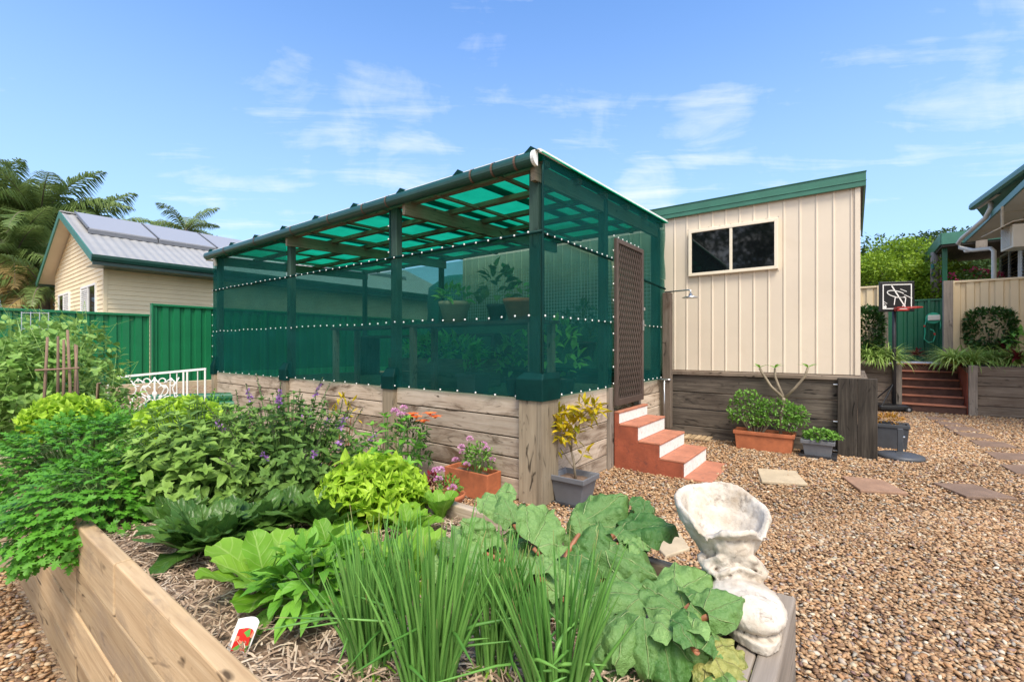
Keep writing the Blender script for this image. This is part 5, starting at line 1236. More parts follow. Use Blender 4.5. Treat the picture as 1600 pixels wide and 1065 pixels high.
# 1 tall square terracotta pot with pink flowers by the corner post
TP = thing('terracotta_pot', 'rectangular terracotta trough of pink flowers against the sleeper wall', 'pot plant', G(-3.10, 3.45, 0), TH, 'terracotta pots in the yard')
trough(TP, .58, .22, .26, M['terra_pot'], .022, .97)
m, s, f = MB(), MB(), MB(); tuft(m, (.08, 0, .33), .19, .12, .20, 150, .05, .42, 'lance', -.2, .2, 2); stems(s, (.06, 0, .2), .17, .12, .22, 18, .004)
FH(TP, [(-.10,-.04,.44),(-.06,-.06,.40),(-.04,.02,.52),(.05,-.12,.30),(.22,-.02,.46),(.27,.0,.36),(.12,.05,.48),(-.14,-.08,.31)], .028, L['pink']); s.build('stem', M['stem_green'], TP); m.build('foliage', L['shrub'], TP)
# 2 round terracotta pot
TP2 = thing('terracotta_pot', 'small round terracotta pot of pink flowers behind the far bed edge', 'pot plant', G(-2.86, 2.88, 0), TH, 'terracotta pots in the yard')
m = MB(); m.lathe([(.09, 0), (.11, .12), (.125, .16), (.14, .16), (.145, .20), (.13, .205), (.12, .19), (.11, .15), (.01, .15)], 28); m.build('pot', M['terra_pot'], TP2, smooth=True)
m, f = MB(), MB(); tuft(m, (-.03, 0, .22), .13, .11, .14, 90, .045, .35, 'lance', -.2, .2, 2); FH(TP2, [(-.12,-.03,.36),(-.05,-.07,.30),(-.15,.05,.34),(.1,-.05,.25)], .03, L['pink']); m.build('foliage', L['shrub'], TP2)
# garden plants along the sleeper wall
FB = thing('flowering_shrub', 'low shrub with orange lily flowers and pink clusters by the sleeper wall', 'shrub', G(-3.86, 3.28, 0), TH)
m, s, f, g = MB(), MB(), MB(), MB(); tuft(m, (0, 0, .36), .30, .2, .38, 200, .07, .3, 'lance', -.3, .3, 2); stems(s, (0, 0, 0), .3, .2, .6, 22)
for p in ((.20,-.08,.74),(.28,-.05,.70),(.34,-.02,.78),(.40,.0,.75),(.12,-.06,.76)):
    f = MB()
    for k in range(6): a = k*1.05; leaf(f, Vector(p), Vector((math.cos(a)*.8, math.sin(a)*.8, .7)), Vector((0,0,1)), .10, .045, 'lance', 4, 1.2, .2)
    f.build('lily_flower', L['orange'], FB)
FH(FB, [(-.16,-.06,.76),(-.08,0,.79),(-.04,-.08,.73),(-.22,0,.74),(-.12,.05,.7)], .032, L['pink']); s.build('stem', M['stem_green'], FB); m.build('foliage', L['hedge'], FB)
YB = thing('small_croton', 'small yellow and bronze leafed plant by the sleeper wall behind the basil', 'plant', G(-5.05, 3.25, 0), TH)
m, s = MB(), MB(); tuft(m, (0, 0, .62), .2, .15, .25, 46, .12, .25, 'lance', -.2, .3, 1); stems(s, (0, 0, 0), .18, .14, .62, 9); s.build('stem', M['stem_red'], YB); m.build('foliage', L['croton'], YB)
DP = thing('dark_leafed_plant', 'small plum leafed plant beside the round terracotta pot', 'plant', G(-3.10, 2.9, 0), TH)
m = MB(); tuft(m, (0, 0, .15), .14, .12, .2, 70, .07, .5, 'ovate', -.2, .3); m.build('foliage', L['brom'], DP)
# croton in grey square pot
CR = thing('croton_pot', 'yellow leafed croton in a grey square plastic pot by the corner post', 'pot plant', G(-2.16, 3.86, 0), TH)
b = trough(CR, .36, .30, .27, M['grey_plastic'], .012, .74, .014)
m = MB(); m.box(-.19, .19, -.16, .16, 0, .018); m.build('saucer', M['dark_plastic'], CR)
m, s = MB(), MB(); K = [(.02,0,.22),(.0,.0,.40),(-.05,.02,.52),(-.1,.02,.66),(-.15,.0,.80)]; s.tube(K, [.013,.012,.010,.008,.005], 8); s.tube([(-.03,.01,.48),(-.02,.0,.6),(.05,-.0,.72),(.12,.0,.86),(.2,0,.92)], [.009,.008,.007,.005,.003], 8); s.tube([(.01,0,.36),(.06,.02,.42),(.1,.02,.5)], [.006,.005,.003], 6); s.tube([(.02,0,.3),(-.10,0,.44),(-.15,0,.5)], [.006,.005,.003], 6)
for c, r, n_ in (((-.15,0,.80),.11,52),((-.08,0,.68),.11,40),((-.2,0,.68),.09,34),((.14,0,.88),.11,52),((.03,0,.76),.09,34),((.22,0,.9),.08,34),((-.02,0,.60),.06,9),((.1,.02,.48),.05,9),((-.15,0,.5),.05,8)): tuft(m, c, r, r, r*.9, n_, .115, .33, 'lance', -.7, .2, 1, 1, .5)
s.build('stem', M['stem_wood'], CR, smooth=True); m.build('foliage', L['croton'], CR)
# orange trough with white flowered shrub and frangipani
OT = thing('terracotta_trough', 'long terracotta trough of shrubs and a bare frangipani below the shed', 'pot plant', gb(1194, 7.03), TH+R(1))
trough(OT, .70, .27, .25, M['terra_pot'], .02, .93, .014)
m, s, f = MB(), MB(), MB()
tuft(m, (-.20, 0, .50), .26, .18, .30, 480, .045, .55, 'ovate', -.6, .3, 2); tuft(m, (.15, 0, .45), .30, .18, .26, 440, .045, .55, 'ovate', -.6, .3, 2); tuft(m, (.36, 0, .48), .15, .15, .16, 140, .045, .55, 'ovate', -.6, .3, 2); stems(s, (-.1, 0, .2), .3, .12, .25, 30, .006)
for c in ((-.2,0,.42),(.15,0,.36)):
    for i in range(26):
        p, v, r = dome(c, .24, .18, .2, -.2, .97)
        for k in range(4): quadleaf(f, p, rv()+v, rv(), .014, .009, random.random())
s.build('stem', M['stem_wood'], OT); m.build('foliage', L['shrub'], OT); f.build('flowers', L['whitefl'], OT)
s, m = MB(), MB(); s.tube([(.19,.03,.2),(.20,.03,.48),(.225,.03,.68),(.23,.03,.72)], [.022,.02,.022,.024], 10)
for pts in ([(.23,.03,.71),(.08,.03,.86),(-.02,.03,1.03),(-.06,.03,1.11)], [(.23,.03,.71),(.16,.07,.88),(.12,.08,1.0),(.12,.08,1.11)], [(.23,.03,.71),(.36,.03,.86),(.47,.02,1.02),(.50,.02,1.13)]):
    s.tube(pts, [.019,.017,.016,.015], 10); p = Vector(pts[-1])
    for k in range(5): a = k*1.3+p.x*9; leaf(m, p, Vector((math.cos(a), math.sin(a)*.6, .55)), Vector((0,0,1)), random.uniform(.08, .15), .035, 'lance', 4, .6, .2)
s.build('frangipani_stem', M['stem_wood'], OT, smooth=True); m.build('frangipani_leaves', L['chilli'], OT)
# small grey planter with tray
GP = thing('grey_planter', 'small grey plastic planter of leafy herbs on a tray beside the trough', 'pot plant', gb(1278, 6.98), TH)
trough(GP, .34, .24, .22, M['grey_plastic'], .012, .78, .012); m = MB(); m.box(-.2, .2, -.15, .15, .0, .022); m.box(-.2, .2, -.155, -.14, .0, .045); m.box(-.2, .2, .14, .155, .0, .045); m.build('tray', M['dark_plastic'], GP, bevel=.004)
m = MB(); tuft(m, (.03, 0, .26), .22, .15, .09, 210, .04, .8, 'ovate', -.3, .3, 2); m.build('foliage', L['shrub'], GP)
# grey pot with succulents and umbrella base
SP = thing('succulent_pot', 'dark grey square pot of red and yellow succulents behind the corner posts', 'pot plant', gz(1392, 706)+E2*.12, TH)
trough(SP, .38, .3, .34, M['umbrella_grey'], .014, .86, .01); m = MB(); tuft(m, (-.03, 0, .36), .17, .13, .11, 120, .06, .3, 'lance', -.2, .3, 2); m.build('foliage', L['succ'], SP)
UB = thing('umbrella_base', 'round dark grey umbrella base with a cut square stub on the gravel', 'umbrella base', gz(1408, 724)+E2*.14, TH)
m = MB(); m.lathe([(.0, .0), (.235, .0), (.245, .02), (.235, .045), (.2, .058), (.05, .075), (.0, .078)], 40); m.build('base', M['umbrella_grey'], UB, smooth=True)
m = MB(); m.box(-.028, .028, -.028, .028, .07, .37); m.box(-.045, .045, -.045, .045, .07, .085); m.build('stub', M['umbrella_grey'], UB, bevel=.005); m = MB(); m.tube([(.028, 0, .27), (.045, 0, .27)], .012, 8); m.build('knob', M['steel'], UB)
# shower post
SW = thing('shower_post', 'outdoor shower head on a rough timber post between the two buildings', 'shower', at(1043.5, 600, 6.85)*1, TH); SW.location.z = 0
m = MB(); m.box(-.065, .055, -.06, .06, .27, 2.30); m.build('post', M['sleeper_grey'], SW, bevel=.01)
m = MB(); m.tube([(-.03, -.03, 2.31), (.33, -.10, 2.31), (.36, -.105, 2.30), (.36, -.105, 2.24)], .011, 8); m.lathe([(.0, 0), (.11, .0), (.115, .012), (.03, .03), (.02, .07)], 24, (.36, -.105, 2.19)); m.build('shower_head', M['steel'], SW, smooth=True)
m = MB(); m.tube([(-.14, -.07, 1.0), (.02, -.07, 1.0), (.06, -.07, 1.0)], .014, 8); m.tube([(-.03, -.07, 1.0), (-.03, -.07, .3)], .010, 8); m.build('tap_pipe', M['steel'], SW, smooth=True)
# duck board
DB = thing('duckboard', 'small slatted timber duckboard on the gravel beyond the steps', 'duckboard', gz(1082, 690)+E2*.1, TH+R(3))
m = MB()
for i in range(7): m.box(-.25+i*.075, -.19+i*.075, -.26, .26, .03, .05)
for y in (-.2, .2): m.box(-.26, .28, y-.03, y+.03, .005, .03)
m.build('slats', M['sleeper_pale'], DB)
# brick and timber by the pot
m = MB(); m.box(-.11, .11, -.06, .06, 0, .075); tag(m.build('brick', M['brick_orange'], loc=G(-2.66, 3.30, 0), rz=TH+R(12), bevel=.008), 'single orange brick beside the terracotta trough of pink flowers', 'brick')
# basketball hoop
BH = thing('basketball_hoop', 'portable basketball hoop with a black graffiti backboard by the terrace wall', 'basketball hoop', (8.86, 10.55, 0), R(-12))
m = MB(); m.tube([(0, 0, .12), (0, 0, 2.9)], .038, 12); m.build('pole', M['dark_plastic'], BH, smooth=True)
m = MB(); m.box(-.42, .16, -.28, .28, .03, .16); m.build('base', M['black_plastic'], BH, bevel=.04)
for y in (-.27, .27):
    m = MB(); m.tube([(.13, y-.03, .07), (.13, y+.03, .07)], .07, 16); w_ = m.build('wheel', M['black_plastic'], BH); m = MB(); m.tube([(.13, y-.034, .07), (.13, y+.034, .07)], .03, 12); m.build('hub', M['steel'], w_)
m = MB(); m.tube([(-.36, -.22, .14), (-.02, 0, .62)], .014, 8); m.tube([(-.36, .22, .14), (-.02, 0, .62)], .014, 8); m.build('brace', M['black_plastic'], BH)
BBz0, BBz1 = 2.29, 2.98
m = MB(); m.box(-.35, .35, -.11, -.06, BBz0, BBz1); bb = m.build('backboard', M['black_plastic'], BH, bevel=.015)
m = MB(); e, q = .06, .02
for x0, x1, z0, z1 in ((-.35+e, .35-e, BBz0+e, BBz0+e+q), (-.35+e, .35-e, BBz1-e-q, BBz1-e), (-.35+e, -.35+e+q, BBz0+e+q, BBz1-e-q), (.35-e-q, .35-e, BBz0+e+q, BBz1-e-q)): m.box(x0, x1, -.113, -.1105, z0, z1)
m.build('border_line', M['white'], bb)
m = MB()      # the graffiti mark: stretched ellipse, slash and strokes, small oval
def stroke(pts, r0=.014):
    for (x0, z0), (x1, z1) in zip(pts[:-1], pts[1:]): m.bar((x0, -.1125, z0), (x1, -.1125, z1), r0*1.6, .002, up=(0, 1, 0))
zc_ = (BBz0+BBz1)/2
# clock arms
stroke([(-.11+.17*.0, zc_+.25), (.16, zc_-.24)], .016)
stroke([(-.02+.17*math.cos(t)*1.05, zc_+.06+.07*math.sin(t)-.12*math.cos(t)*.35) for t in np.linspace(.6, 6.0, 22)], .011)
stroke([(-.06, zc_-.19), (-.04, zc_-.02), (.17, zc_-.02), (.15, zc_-.2), (.10, zc_-.22)], .011); stroke([(.06, zc_+.17), (.19, zc_+.11)], .008); stroke([(.14, zc_+.04), (.30, zc_-.05)], .008); stroke([(-.28, zc_-.10), (-.2, zc_-.16)], .006); stroke([(-.27, zc_-.15), (-.22, zc_-.2)], .006)
m.tube([(-.24, -.1105, zc_-.235), (-.24, -.1125, zc_-.235)], .03, 16)
m.build('graffiti_mark', M['white'], bb)
m = MB(); rr = .225; m.tube([(.05+rr*math.cos(t), -.20-rr+rr*math.sin(t)-.02, BBz0+.06) for t in np.linspace(0, 2*math.pi, 30)], .012, 8, False); m.box(-.07, .17, -.24, -.11, BBz0+.015, BBz0+.1); m.build('rim', M['red_rim'], BH, smooth=False)
m = MB(); rng_ = random.Random(4)
x = .02-.08
while x < .15: m.box(x, x+.011, -.2425, -.2405, BBz0+.045, BBz0+.065); x += .018
m.build('rim_lettering', M['white'], BH)
# hose reel on the far green fence
HR = thing('hose_reel', 'green hose reel with dangling hose on the dark green fence', 'hose reel', at(1458, 497, 13.45), TH)
m = MB(); m.lathe([(.0, -.13), (.22, -.13), (.23, -.1), (.12, -.09), (.12, .09), (.23, .1), (.22, .13), (0, .13)], 24); o = m.build('reel', M['hose'], HR, smooth=False); o.rotation_euler = (R(90), 0, 0); HR.scale = (.72,)*3
m = MB(); m.box(-.18, .2, -.2, -.13, -.1, .12); m.build('cover', M['pipe_cream'], HR, bevel=.03)
m = MB(); m.tube([(-.2, -.05, 0), (-.26, -.06, -.3), (-.25, -.06, -.6), (-.28, -.06, -.85), (-.15, -.08, -1.0), (0, -.08, -.95), (.06, -.08, -.7), (.0, -.08, -.5), (-.1, -.08, -.45)], .02, 8); m.tube([(.2, -.05, .0), (.22, -.07, -.3), (.2, -.07, -.45)], .02, 8); m.build('hose', M['hose'], HR, smooth=True)
m = MB(); m.tube([(-.27,-.07,-.28),(-.27,-.07,-.36)], .03, 8); m.tube([(.02,-.085,-.6),(.05,-.085,-.7)], .028, 8); m.build('fitting', M['red_rim'], HR)

# stepping stones: four corners each, in photo pixels on the gravel
ST_ = [([(1183, 735), (1243, 739), (1262, 760), (1190, 755)], 'paver_tan', 'pale sandstone stepping stone nearest the red and white steps'),
 ([(1314, 748), (1378, 754), (1420, 776), (1344, 771)], 'paver_brown', 'reddish brown stepping stone in front of the umbrella base'),
 ([(1458, 761), (1520, 763), (1590, 786), (1510, 783)], 'paver_dark', 'dark brown stepping stone nearest the right edge of the photo'),
 ([(1562, 733), (1625, 735), (1665, 751), (1588, 748)], 'paver_dark', 'dark stepping stone cut by the right edge, nearest of the row'),
 ([(1538, 712), (1600, 716), (1630, 727), (1556, 724)], 'paver_dark', 'dark stepping stone of the row, second from the right edge'),
 ([(1514, 693), (1570, 697), (1590, 706), (1530, 703)], 'paver_dark', 'brown stepping stone midway along the row to the terrace steps'),
 ([(1489, 677.5), (1542, 682), (1560, 690), (1505, 686)], 'paver_dark', 'brown stepping stone past the middle of the row to the terrace steps'),
 ([(1474, 665.5), (1520, 668.5), (1534, 675), (1486, 673)], 'paver_dark', 'third stepping stone from the terrace steps'),
 ([(1461, 656.5), (1500, 659.5), (1510, 664), (1470, 662)], 'paver_dark', 'second stepping stone from the terrace steps'),
 ([(1446, 648), (1478, 650.5), (1487, 654), (1452, 652.5)], 'paver_dark', 'stepping stone at the foot of the terrace steps'),
 ([(1012, 832), (1062, 826), (1078, 850), (1040, 862)], 'paver_tan', 'pale stepping stone glimpsed between rhubarb and boot planter')]
for q, mt, lab in ST_:
    P = [onz(u, v, .05) for u, v in q]; c = sum(P, Vector())/4; c.z = hgt(c.x, c.y)-.007; m = MB()
    vs = []
    for z in (0, .032):
        for p in P: vs.append((p.x-c.x, p.y-c.y, z))
    m.add(vs, [(3,2,1,0),(4,5,6,7)]+[(i, (i+1) % 4, 4+(i+1) % 4, 4+i) for i in range(4)])
    tag(m.build('stepping_stone', M[mt], loc=c, bevel=.008), lab, 'stepping stone', 'stepping stones in the gravel')

# ================================================================== INSIDE THE SHADE HOUSE
def SHp(x, y, z=0): return G(A0+x, B0+y, z)
SB = thing('plant_bench', 'long timber plant bench behind the shade cloth', 'bench', SHp(-2.0, .62, .86))
m = MB()
for i in range(4): m.box(-2.2, 1.7, -.22+i*.115, -.12+i*.115, .89, .925)
m.build('bench_top', M['dark_timber'], SB)
for x in (-2.1, -.3, 1.6):
    for y in (-.18, .2): m = MB(); m.box(x-.035, x+.035, y-.035, y+.035, 0, .89); m.build('leg', M['post_grey'], SB)
def pot_round(name, label, loc, r, h, mt, leafm_, lr, lh, n, ln, wr, shape='ovate', grp='pot plants inside the shade house', stem=None):
    t = thing(name, label, 'pot plant', loc, TH, grp); m = MB(); m.lathe([(r*.68, 0), (r*.95, h*.8), (r, h*.82), (r*1.03, h), (r*.93, h), (r*.88, h*.85), (.01, h*.85)], 24); m.build('pot', M[mt], t, smooth=True)
    m = MB(); tuft(m, (0, 0, h+lh*.35), lr, lr, lh*.75, n, ln, wr, shape, -.4, .3, 1, 1, .8); m.build('foliage', leafm_, t); return t
pot_round('shelf_pot', 'pale bowl pot of drooping leaves on the bench behind the cloth', SHp(-1.72, .62, 1.79), .20, .27, 'paver_tan', L['inner'], .2, .18, 60, .12, .4)
pot_round('shelf_pot', 'black pot with tall broad leafed anthurium on the bench', SHp(-1.02, .62, 1.79), .13, .2, 'black_plastic', L['spinach'], .2, .42, 40, .17, .6)
pot_round('shelf_pot', 'red brown bowl pot on the bench near the corner post', SHp(-.68, .60, 1.79), .19, .24, 'terra_pot', L['inner'], .12, .2, 16, .13, .5)
pot_round('floor_pot', 'bushy pot plant on the floor under the bench', SHp(-1.0, 1.0, .87), .17, .25, 'dark_plastic', L['inner'], .28, .5, 90, .15, .4)
pot_round('floor_pot', 'leafy pot plant on the floor by the right cloth wall', SHp(-.42, 1.1, .87), .16, .26, 'black_plastic', L['inner'], .26, .6, 70, .16, .4)
pot_round('floor_pot', 'tall yellowish pot plant near the screen door inside the cloth', SHp(-.55, 1.9, 1.3), .16, .26, 'dark_plastic', L['tree_mid'], .26, .5, 70, .14, .4)
t = thing('grey_planter', 'square grey planter box on the shade house floor', 'planter', SHp(-1.75, 1.0, .87), TH); trough(t, .34, .3, .26, M['grey_plastic'], .012, .9, .01); m = MB(); tuft(m, (0, 0, .32), .18, .16, .12, 40, .1, .4); m.build('foliage', L['inner'], t)
t = thing('planter_bed', 'timber planter bed of ferns inside the shade house', 'garden bed', SHp(-2.75, 1.75, .87), TH)
m = MB()
for i in range(2): m.box(-1.3, .6, -.35, -.31, i*.22, (i+1)*.22-.005); m.box(.56, .6, -.31, .35, i*.22, (i+1)*.22-.005)
m.build('board', M['sleeper_grey'], t); m = MB(); tuft(m, (-.35, 0, .5), .95, .34, .3, 420, .16, .4, 'ovate', -.2, .3); m.build('foliage', L['inner'], t)
t = thing('potting_table', 'dark shelf of pots along the back of the shade house', 'bench', SHp(-4.9, 2.7, .86), TH)
m = MB(); m.box(-1.6, 2.4, -.3, .3, .82, .86); m.build('top', M['dark_timber'], t)
for x in (-1.5, .4, 2.3): m = MB(); m.box(x-.04, x+.04, -.25, .25, 0, .82); m.build('leg', M['dark_timber'], t)
t = thing('water_tank', 'round dark teal water tank seen through the cloth', 'water tank', G(-8.05, 8.75, 0), TH); t.scale = (1, 1, 1.42)
m = MB(); m.lathe([(.95, 0), (1.0, .04)]+[(1.0+.02*(i % 2), .1+i*.13) for i in range(15)]+[(.98, 2.1), (.6, 2.3), (.1, 2.36)], 40); m.build('tank', M['teal'], t, smooth=True)

# ================================================================== TREES, HEDGES, GRASSES
def tree(name, label, base, H_, cr, trunk_h, lm, nclump, nleaf, lsz, group=None, flat=.75, bark='bark', tr=.18, seed=1, wr=.55):
    random.seed(seed); t = thing(name, label, 'tree', base, random.random()*6, group); s, m = MB(), MB()
    top = Vector((random.gauss(0, cr*.08), random.gauss(0, cr*.08), trunk_h)); s.tube([(0, 0, -.2), (top.x*.5, top.y*.3, trunk_h*.5), top], [tr, tr*.8, tr*.65], 9)
    cz = (H_+trunk_h*.75)/2; hz_ = (H_-trunk_h*.75)/2
    for i in range(nclump):
        p, v, r = dome((0, 0, cz), cr*.86, cr*.86, hz_*.88, -.75, .45); q = cr*random.uniform(.20, .36)
        if i % 2 == 0: s.tube([top*random.uniform(.7, 1), top.lerp(p, .5)+rv(.08*cr), p], [tr*.4, tr*.25, tr*.06], 5, False)
        tone = random.uniform(-.18, .22)
        for k in range(nleaf):
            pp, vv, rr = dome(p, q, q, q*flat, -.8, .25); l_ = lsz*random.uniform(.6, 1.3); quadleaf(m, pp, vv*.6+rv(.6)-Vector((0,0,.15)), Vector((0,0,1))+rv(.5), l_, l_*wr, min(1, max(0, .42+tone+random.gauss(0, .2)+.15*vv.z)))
    s.build('trunk', M[bark], t, smooth=True); m.build('crown', lm, t); return t
def gp(u, D, z=0.4): p = at(u, 540, D); return Vector((p.x, p.y, z))
tree('tree', 'lime green bushy tree just right of the cream shed', gp(1395, 21), 6.0, 2.6, 2.0, L['tree_lime'], 46, 430, .15, 'trees behind the right side fences', seed=11)
tree('tree', 'lime green tree lower down, between the shed and the pole', gp(1418, 20), 4.7, 1.6, 1.4, L['tree_lime'], 28, 330, .15, 'trees behind the right side fences', seed=12)
tree('tree', 'dark spreading tree rising highest behind the lime green trees', gp(1435, 33), 9.4, 5.6, 4.0, L['tree_dark'], 64, 330, .22, 'trees behind the right side fences', flat=.45, seed=13)
tree('tree', 'mid green tree behind the power pole and carport', gp(1500, 34), 8.6, 5.0, 3.0, L['tree_mid'], 50, 330, .22, 'trees behind the right side fences', seed=14)
tree('tree', 'dark tree behind the downpipe of the main house', gp(1575, 33), 8.4, 4.6, 3.0, L['tree_dark'], 46, 330, .22, 'trees behind the right side fences', seed=15)
tree('tree', 'grey brown twiggy shrub beneath the power pole', gp(1432, 19.6), 3.4, 1.1, .8, L['tree_grey'], 18, 150, .14, 'trees behind the right side fences', seed=16)
tree('tree', 'dark tree left of the lime one, behind the shed corner', gp(1352, 30), 8.0, 3.4, 3.0, L['tree_dark'], 40, 150, .30, 'trees behind the right side fences', seed=17)
def bougain(u, D, z, rx, lab, seed):
    random.seed(seed); t = thing('bougainvillea', lab, 'shrub', gp(u, D, .9), 0, 'bougainvilleas over the back fence'); m, f, s = MB(), MB(), MB(); tuft(m, (0, 0, z-.9), rx, .6, .55, 300, .12, .6, 'ovate', -.6, .3); stems(s, (0,0,0), rx, .5, z-.9, 10, .02)
    for i in range(26):
        p, v, r = dome((0, 0, z-.85), rx, .6, .55, -.1, .95)
        for k in range(7): quadleaf(f, p+rv(.06), rv(), rv(), .09, .08, random.random())
    s.build('stem', M['stem_wood'], t); m.build('foliage', L['tree_mid'], t); f.build('flowers', L['bougain'], t)
bougain(1522, 17.5, 3.85, 1.05, 'bougainvillea in flower above the cream fence', 21); bougain(1450, 20.5, 3.15, .9, 'bougainvillea in flower left of the gate post', 22)
PP = thing('power_pole', 'weathered grey timber power pole among the trees', 'pole', gp(1461, 18.7, .9), R(0)); m = MB(); m.tube([(0, 0, 0), (0, 0, 4.45)], [.17, .14], 12); m.build('pole', M['post_grey'], PP, smooth=True)
m = MB(); m.tube([(-.2, -.1, 3.75), (-.2, -.1, 3.95)], .05, 8); m.tube([(-.18, -.1, 3.45), (-.18, -.1, 3.6)], .05, 8); m.build('insulator', M['teal'], PP); m = MB(); m.tube([(.15, -.08, 0), (.13, -.08, 4.4)], .03, 6); m.build('cable_guard', M['white'], PP)
# left palms
def palm(label, base, H_, nf, fl, seed, dry=.15, r=.16, grp='palms beside the neighbouring cottage', droop=1.0):
    random.seed(seed); t = thing('palm_tree', label, 'palm', base, 0, grp); s, m, d_ = MB(), MB(), MB(); s.tube([(0, 0, 0), (.05, .02, H_*.5), (0, 0, H_)], [r*1.15, r, r*.9], 10)
    for i in range(nf):
        k = (i+.5)/nf; an = i*2.39996+random.gauss(0, .15); el = 1.35-1.75*k; mb = d_ if k > 1-dry else m; ln = fl*random.uniform(.85, 1.1)
        d = Vector((math.cos(an)*math.cos(el), math.sin(an)*math.cos(el), math.sin(el))); p = Vector((0, 0, H_)); pts = [p.copy()]; N_ = 22; cu = (1.1+.5*k)*droop
        rn = random.random()
        for q in range(N_):
            p = p+d*ln/N_; h = Vector((d.x, d.y, 0)); h = h.normalized() if h.length > .01 else Vector((1,0,0)); ax_ = h.cross(Vector((0,0,1))); d = Matrix.Rotation(-cu/N_, 3, ax_) @ d; pts.append(p.copy())
            if q > 1:
                side = d.cross(Vector((0,0,1))).normalized(); w_ = fl*.30*math.sin(math.pi*min(1, (q/N_)*.85+.12))
                for sg in (1, -1):
                    for e in range(4):
                        dd = (d*.55+side*sg*.8+Vector((0,0,random.uniform(-.35, .35)))).normalized(); pp = pts[-2].lerp(p, e/4); mid = pp+dd*w_*.5; tip = mid+(dd*.6+Vector((0,0,-.75))).normalized()*w_*.55; sd = d*.017*fl/2.6
                        mb.add([pp-sd, pp+sd, mid+sd*1.2, mid-sd*1.2, tip], [(0,1,2,3),(3,2,4)], [(0,0,min(1,max(0,rn*.6+random.gauss(.2,.15))))]*5)
        s.tube(pts, [.03*(1-q/(N_+2)) for q in range(N_+1)], 5, False)
    s.build('trunk', M['bark'], t, smooth=True); m.build('crown', L['palm'], t)
    if d_.v: d_.build('dry_fronds', L['palm_dry'], t)
palm('tall arching palm rising just left of the cottage gable', gp(62, 17.5), 5.6, 36, 3.3, 31, .24)
palm('arching palm whose fronds reach over the cottage roof', gp(120, 19.5), 5.2, 32, 3.4, 32, .12)
palm('palm at the far left edge with drooping dark fronds', gp(-30, 18), 6.2, 36, 3.4, 33, .2)
palm('lower palm with yellowing fronds against the cottage gable', gp(20, 15.8), 3.9, 30, 2.6, 34, .45)
palm('low bushy palm filling the corner behind the green fence', gp(68, 15.2), 2.9, 18, 2.0, 35, .2)
palm('small pale palm poking above the cottage roof', gp(290, 34), 9.6, 15, 2.9, 36, .05, grp=None)
tree('tree', 'greyish tree crown showing above the palms at far left', gp(15, 28), 10.6, 2.6, 5, L['tree_grey'], 26, 120, .24, None, seed=41)
tree('tree', 'dark tree filling the gap behind the left palms', gp(20, 23), 6.6, 3.2, 2.0, L['tree_dark'], 40, 150, .28, None, seed=42)
tree('tree', 'dark bronze bushy tree top beside the small palm above the roof', gp(338, 36), 9.7, 2.3, 5, L['tree_mid'], 26, 130, .3, None, seed=43)
# trees and sky the shed window looks back at
tree('tree', 'tall dark tree behind the photographer, mirrored in the shed window', G(-6.5, -12, 0), 10.5, 4.2, 3, L['tree_dark'], 30, 110, .30, 'trees mirrored in the shed window', seed=44)
tree('tree', 'broad dark tree behind the photographer, mirrored in the shed window', G(-2.0, -13.5, 0), 10.0, 4.4, 2.6, L['tree_dark'], 30, 110, .30, 'trees mirrored in the shed window', seed=45)
random.seed(50)
# hedges and border plants on the terrace
def hedge(u, v, D, rx, ry, rz, lab):
    t = thing('hedge_bush', lab, 'hedge', at(u, v, D), TH, 'clipped bushes on the terrace'); m, s = MB(), MB()
    for i in range(2300):
        while True:
            p = Vector((random.uniform(-1, 1), random.uniform(-1, 1), random.uniform(-1, 1)))
            q = (abs(p.x)**4+abs(p.y)**4+abs(p.z)**4)**.25
            if .68 < q < 1.0: break
        v_ = p.normalized(); l_ = random.uniform(.07, .12); leaf(m, Vector((p.x*rx, p.y*ry, p.z*rz)), v_*.7+rv(.5), Vector((0,0,1))+rv(.4), l_, l_*.55, 'ovate', 2, .4, .2)
    stems(s, (0, 0, -rz*1.3), rx, ry, rz*1.3, 8, .02); s.build('stem', M['stem_wood'], t); m.build('foliage', L['hedge'], t)
hedge(1546, 514, 10.6, .42, .36, .46, 'clipped dark green bush before the right cream fence'); hedge(1356, 515, 11.3, .30, .4, .55, 'clipped dark green bush beside the shed corner')
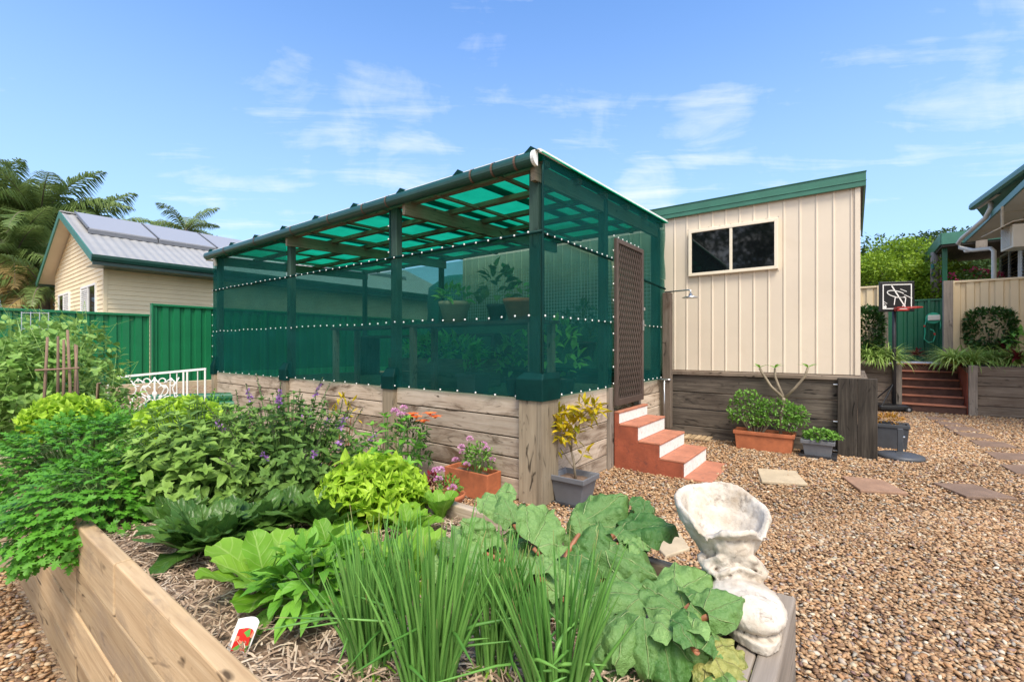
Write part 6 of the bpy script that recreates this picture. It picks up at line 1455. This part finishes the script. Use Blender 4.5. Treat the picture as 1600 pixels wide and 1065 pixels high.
def grass_clump(u, v, D, lab, lm='striped', n=230, ln=.68, grp='striped grass clumps along the terrace edge'):
    t = thing('grass_clump', lab, 'grass', at(u, v, D), 0, grp); m = MB()
    for i in range(n):
        an = random.uniform(0, 6.28); el = random.uniform(.35, 1.3); d = Vector((math.cos(an)*math.cos(el), math.sin(an)*math.cos(el), math.sin(el))); l_ = ln*random.uniform(.6, 1.1); leaf(m, Vector((math.cos(an), math.sin(an), 0))*.05, d, Vector((0,0,1)), l_, .03, 'strap', 5, random.uniform(1.0, 2.2), .2)
    m.build('foliage', L[lm], t)
for i, (u, v, D) in enumerate([(1490, 568, 10.4), (1520, 570, 10.2), (1552, 566, 10.2), (1585, 570, 9.9), (1505, 566, 10.9)]): grass_clump(u, v, D, ['striped grass clump spilling over the red steps', 'striped grass clump left of the clipped bush', 'striped grass clump below the clipped bush', 'striped grass clump by the right edge beside the red bromeliad', 'striped grass clump tucked behind the step edge'][i])
for i, (u, v, D) in enumerate([(1366, 566, 11.0), (1388, 566, 10.9), (1352, 560, 11.2)]): grass_clump(u, v, D, ['striped grass clump on the wall left of the hoop pole', 'striped grass clump next to the hoop pole', 'striped grass clump nearest the shed corner'][i])
def brom(u, v, D, lab, n=26, ln=.42):
    t = thing('bromeliad', lab, 'plant', at(u, v, D), 0, 'dark red bromeliads'); m = MB()
    for i in range(n):
        an = i*2.4; el = .3+.9*random.random(); leaf(m, Vector((0,0,0)), Vector((math.cos(an)*math.cos(el), math.sin(an)*math.cos(el), math.sin(el))), Vector((0,0,1)), ln*random.uniform(.7, 1.1), .06, 'strap', 5, 1.2, .25)
    m.build('foliage', L['brom'], t)
brom(1432, 556, 13.5, 'red bromeliad beyond the terrace steps'); brom(1590, 562, 9.7, 'dark red bromeliad at the right edge of the photo', 26, .4); brom(1572, 548, 10.2, 'dark red bromeliad before the clipped bush', 18, .4)
t = thing('leafy_bush', 'small leafy bush on the wall between hedge and grasses', 'shrub', at(1358, 548, 11.4), 0); m = MB(); tuft(m, (0, 0, 0), .4, .3, .3, 220, .08, .5); m.build('foliage', L['shrub'], t)
t = thing('leafy_bush', 'broad bright leafed plant at the right edge above the wall', 'shrub', at(1592, 540, 10.2), 0); m = MB(); tuft(m, (0, 0, 0), .35, .3, .3, 60, .25, .28, 'lance'); m.build('foliage', L['inner'], t)
